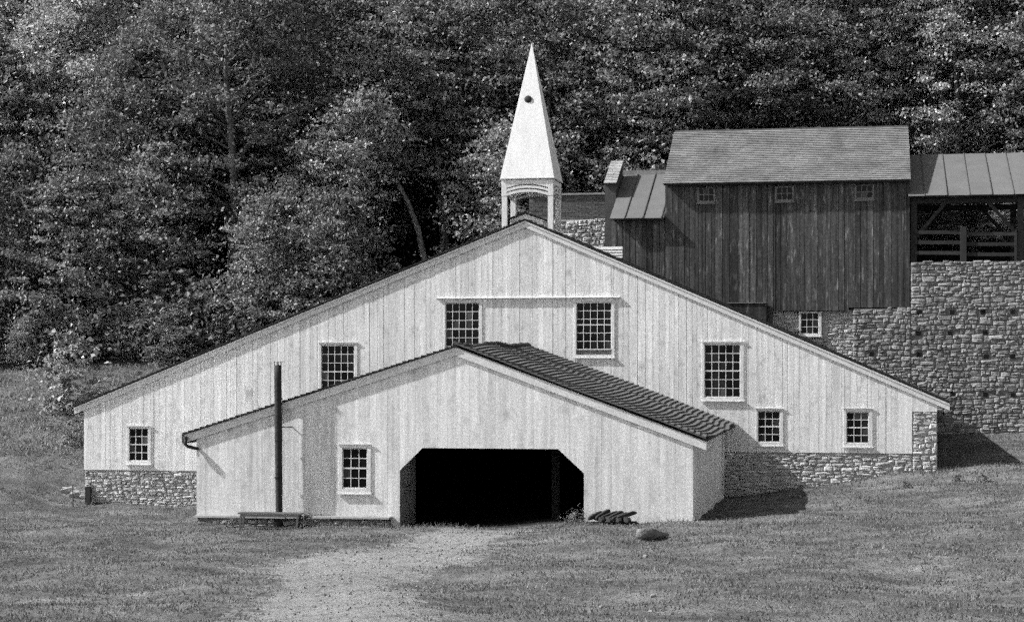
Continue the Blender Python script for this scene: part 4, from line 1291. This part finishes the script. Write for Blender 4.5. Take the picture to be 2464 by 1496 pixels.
for ri, (y0, sp, kind) in enumerate(rows):
    x = -.487 * (y0 + 70) - 7 + tr.uniform(0, 3)
    xe = .081 * (y0 + 70) + 9
    while x < xe:
        xx, yy = x + tr.uniform(-1.2, 1.2), y0 + tr.uniform(-2, 2)
        k_ = kind if kind != 'mix' else tr.choice(['low', 'tall', 'tall'])
        if not in_buildings(xx, yy) and not (yy < 25 and 850 < px_of(xx, yy) < 1190):
            spots.append((xx, yy, 'low' if k_ == 'low' else 'tall', tr.choice(LOW) if k_ == 'low' else tr.choice(TD), tr.uniform(.85, 1.2), ri))
        x += sp * tr.uniform(.8, 1.2)
# one more line right behind the buildings on the terrace
for x, y, k, s_ in ((-11, 26, 0, .95), (-6, 25.5, 2, .9), (-1, 26, 1, .9), (4.5, 25.6, 4, .95), (9.5, 25, 2, 1.0), (14, 26, 0, 1.0)):
    spots.append((x, y, 'tall', TD[k], s_, 2 if y > 20 else 0))
seen = {}
for x, y, k_, data, s_, ri in sorted(spots, key=lambda q: (q[5], px_of(q[0], q[1]))):
    col_ = [c for p, c in COLS if px_of(x, y) >= p][-1]
    seen.setdefault((ri, k_, col_), []).append((x, y, data, s_))
for (ri, k_, col_), lst in seen.items():
    for i, (x, y, data, s_) in enumerate(lst):
        nm, grp = NAMES[k_]
        which = '' if len(lst) == 1 else (', left one', ', right one')[i] if len(lst) == 2 else (', left one', ', middle one', ', right one', ', rightmost one')[i]
        lab = ('low bushy' if k_ == 'low' else 'tall leafy') + ' tree ' + col_ + ', ' + RANK[ri] + ' rank' + which
        plant_tree(nm, data, x, y, tr.uniform(0, 6.28), s_, lab, 'tree', grp)
for i, (x, y, s_) in enumerate(((3.2, 20.6, .34), (4.9, 20.2, .38), (6.6, 20.7, .36), (8.4, 20.3, .4))):
    plant_tree('shelter_bush', LOW[2], x, y, tr.uniform(0, 6), s_, ['first', 'second', 'third', 'fourth'][i] + ' leafy bush from the left behind the fence of the open shelter', 'bush', 'bushes behind the open shelter')
for i, px in enumerate(range(-60, 1000, 62)):
    Y = 14.9 + tr.uniform(-.3, 1.4)
    x, _ = U(px + tr.uniform(-15, 15), 900, Y)
    if Y < 15.6 and -31 < x: Y += .8
    where = 'left edge' if px < 100 else 'on the left bank' if px < 400 else 'behind the left barn roof'
    plant_tree('edge_bush', (LOW[2], SHR[0])[i % 2], x, Y, tr.uniform(0, 6), tr.uniform(.38, .55) if i % 2 == 0 else tr.uniform(1.0, 1.5), ('first second third fourth fifth sixth seventh eighth ninth tenth eleventh twelfth thirteenth fourteenth fifteenth sixteenth seventeenth eighteenth'.split()[i]) + ' bush from the left at the foot of the wood, ' + where, 'bush', 'bushes at the foot of the wood')
# leaning pale trunk behind the left roof slope
x, z = U(1046, 640, 24)
plant_tree('leaning_tree', PALE, x, 24.0, 0, 1.0, 'leaning tree with pale forked trunk above the left barn roof', 'tree', None)
x, _ = U(1215, 560, 27)
plant_tree('leaning_tree', PALE, x, 27.0, .25, 1.1, 'leaning pale trunked tree just left of the steeple', 'tree', None)
x, _ = U(760, 640, 21)
plant_tree('leaning_tree', PALE, x, 21.0, 2.6, .9, 'pale trunked tree leaning right above the lower left roof slope', 'tree', None)
# bushes on the grass bank at the left
for (px, Y, k, s_, lab) in ((168, 8.5, 2, 1.1, 'leafy bush with large pale leaves on the bank above the left eave'),
                            (194, 4.6, 1, .8, 'low shadowed bush against the left end of the barn')):
    x, _ = U(px, 900, Y)
    plant_tree('bush', SHR[k], x, Y, tr.uniform(0, 6), s_, lab, 'bush', 'bushes on the left bank')


# weeds in the yard
for (px, py, s_, lab) in ((2305, 1158, .2, 'low weed clump right of the stone corner pier'), (2365, 1160, .22, 'weed clump further out in the grass right of the barn'), (2180, 1175, .22, 'tiny weed clump below the corner pier'),
                          (1398, 1252, .3, 'weed clump at the right foot of the doorway'), (735, 1268, .3, 'weed clump by the right leg of the bench'), (930, 1268, .26, 'weed clump at the right end of the stone ledge'),
                          (560, 1268, .22, 'small weed by the left leg of the bench')):
    x, Y, z = on_ground(px, py)
    plant_tree('weed', SHR[1], x, min(Y, YF - .3) if px < 1450 else Y, tr.uniform(0, 6), s_, lab, 'weed', 'weeds in the yard')

# ------------------------------------------------------------------ grass and gravel
def grass():
    n = 420000
    x = rng.uniform(-48, 14, n); y = rng.uniform(-40, 14, n)
    inside = ((x > XWL - .1) & (x < XWR + .1) & (y > YF - .05)) | ((x > XL) & (x < XR) & (y > -.1)) | ((y > 12.9) & (x > -2))
    wornv = path_mask(x, y)
    clump = np.sin(x * 2.1 + 1.3 * np.sin(y * 1.7)) * np.sin(y * 2.6 + np.sin(x * 1.3)) * .5 + .5
    vis = (x > -.487 * (y + 70) - 3) & (x < .081 * (y + 70) + 4)
    keepm = vis & ~inside & (rng.uniform(0, 1, n) > wornv * 1.02) & (rng.uniform(0, 1, n) < .45 + .55 * clump)
    x, y, clump = x[keepm], y[keepm], clump[keepm]
    n = len(x)
    z = ground_z(x, y)
    bank = sstep(1.0, 3.5, y) * sstep(-30.0, -31.5, x)
    wallfoot = np.exp(-((y + .15) / .35) ** 2) * ((x < XWL) | (x > XWR)) + np.exp(-((y - YF + .15) / .25) ** 2) * ((x > -14.4) & (x < XWR + .2)) * .8
    h = rng.uniform(.035, .085, n) * (.7 + .6 * clump) * (1 + 1.8 * bank * rng.uniform(.2, 1, n)) * (1 + 1.3 * wallfoot)
    wdt = rng.uniform(.012, .026, n) * (1 + .8 * bank)
    a = rng.uniform(0, 2 * np.pi, n)
    lean = rng.uniform(.2, 1.1, n)
    b = rng.uniform(0, 2 * np.pi, n)
    V = np.zeros((n, 3, 3))
    V[:, 0] = np.c_[x - np.cos(a) * wdt, y - np.sin(a) * wdt, z - .01]
    V[:, 1] = np.c_[x + np.cos(a) * wdt, y + np.sin(a) * wdt, z - .01]
    V[:, 2] = np.c_[x + np.cos(b) * lean * h, y + np.sin(b) * lean * h, z + h]
    for sel, nm, mm, lab in ((bank <= .35, 'grass', 'blade', 'short mown grass covering the yard'), (bank > .35, 'bank_grass', 'dry_blade', 'taller pale grass on the bank left of the barn')):
        o = add(nm, np_mesh(nm, V[sel].reshape(-1, 3), np.arange(sel.sum() * 3).reshape(-1, 3), M[mm]))
        setp(o, lab, 'grass', None, 'stuff')
grass()


def gravel():
    n = 26000
    x = rng.uniform(-34, 2, n); y = rng.uniform(-40, -13.3, n)
    k = rng.uniform(0, 1, n) < path_mask(x, y) * .8
    x, y = x[k], y[k]; n = len(x)
    z = ground_z(x, y)
    s_ = rng.uniform(.008, .026, n) * rng.choice([.6, .8, 1, 1.9], n)
    oc = np.array([(1, 0, 0), (0, 1, 0), (-1, 0, 0), (0, -1, 0), (0, 0, .7), (0, 0, -.6)])
    P = oc[None] * s_[:, None, None] * rng.uniform(.6, 1.4, (n, 6, 1))
    V = P + np.c_[x, y, z + s_ * .25][:, None]
    f = np.array([(0, 1, 4), (1, 2, 4), (2, 3, 4), (3, 0, 4), (1, 0, 5), (2, 1, 5), (3, 2, 5), (0, 3, 5)])
    Fq = (np.arange(n)[:, None, None] * 6 + f[None]).reshape(-1, 3)
    o = add('gravel', np_mesh('gravel', V.reshape(-1, 3), Fq, mat('path_gravel', .16, .3, (3, 3, 3), island=.5)))
    setp(o, 'loose small stones on the worn dirt path', 'gravel', None, 'stuff')
gravel()
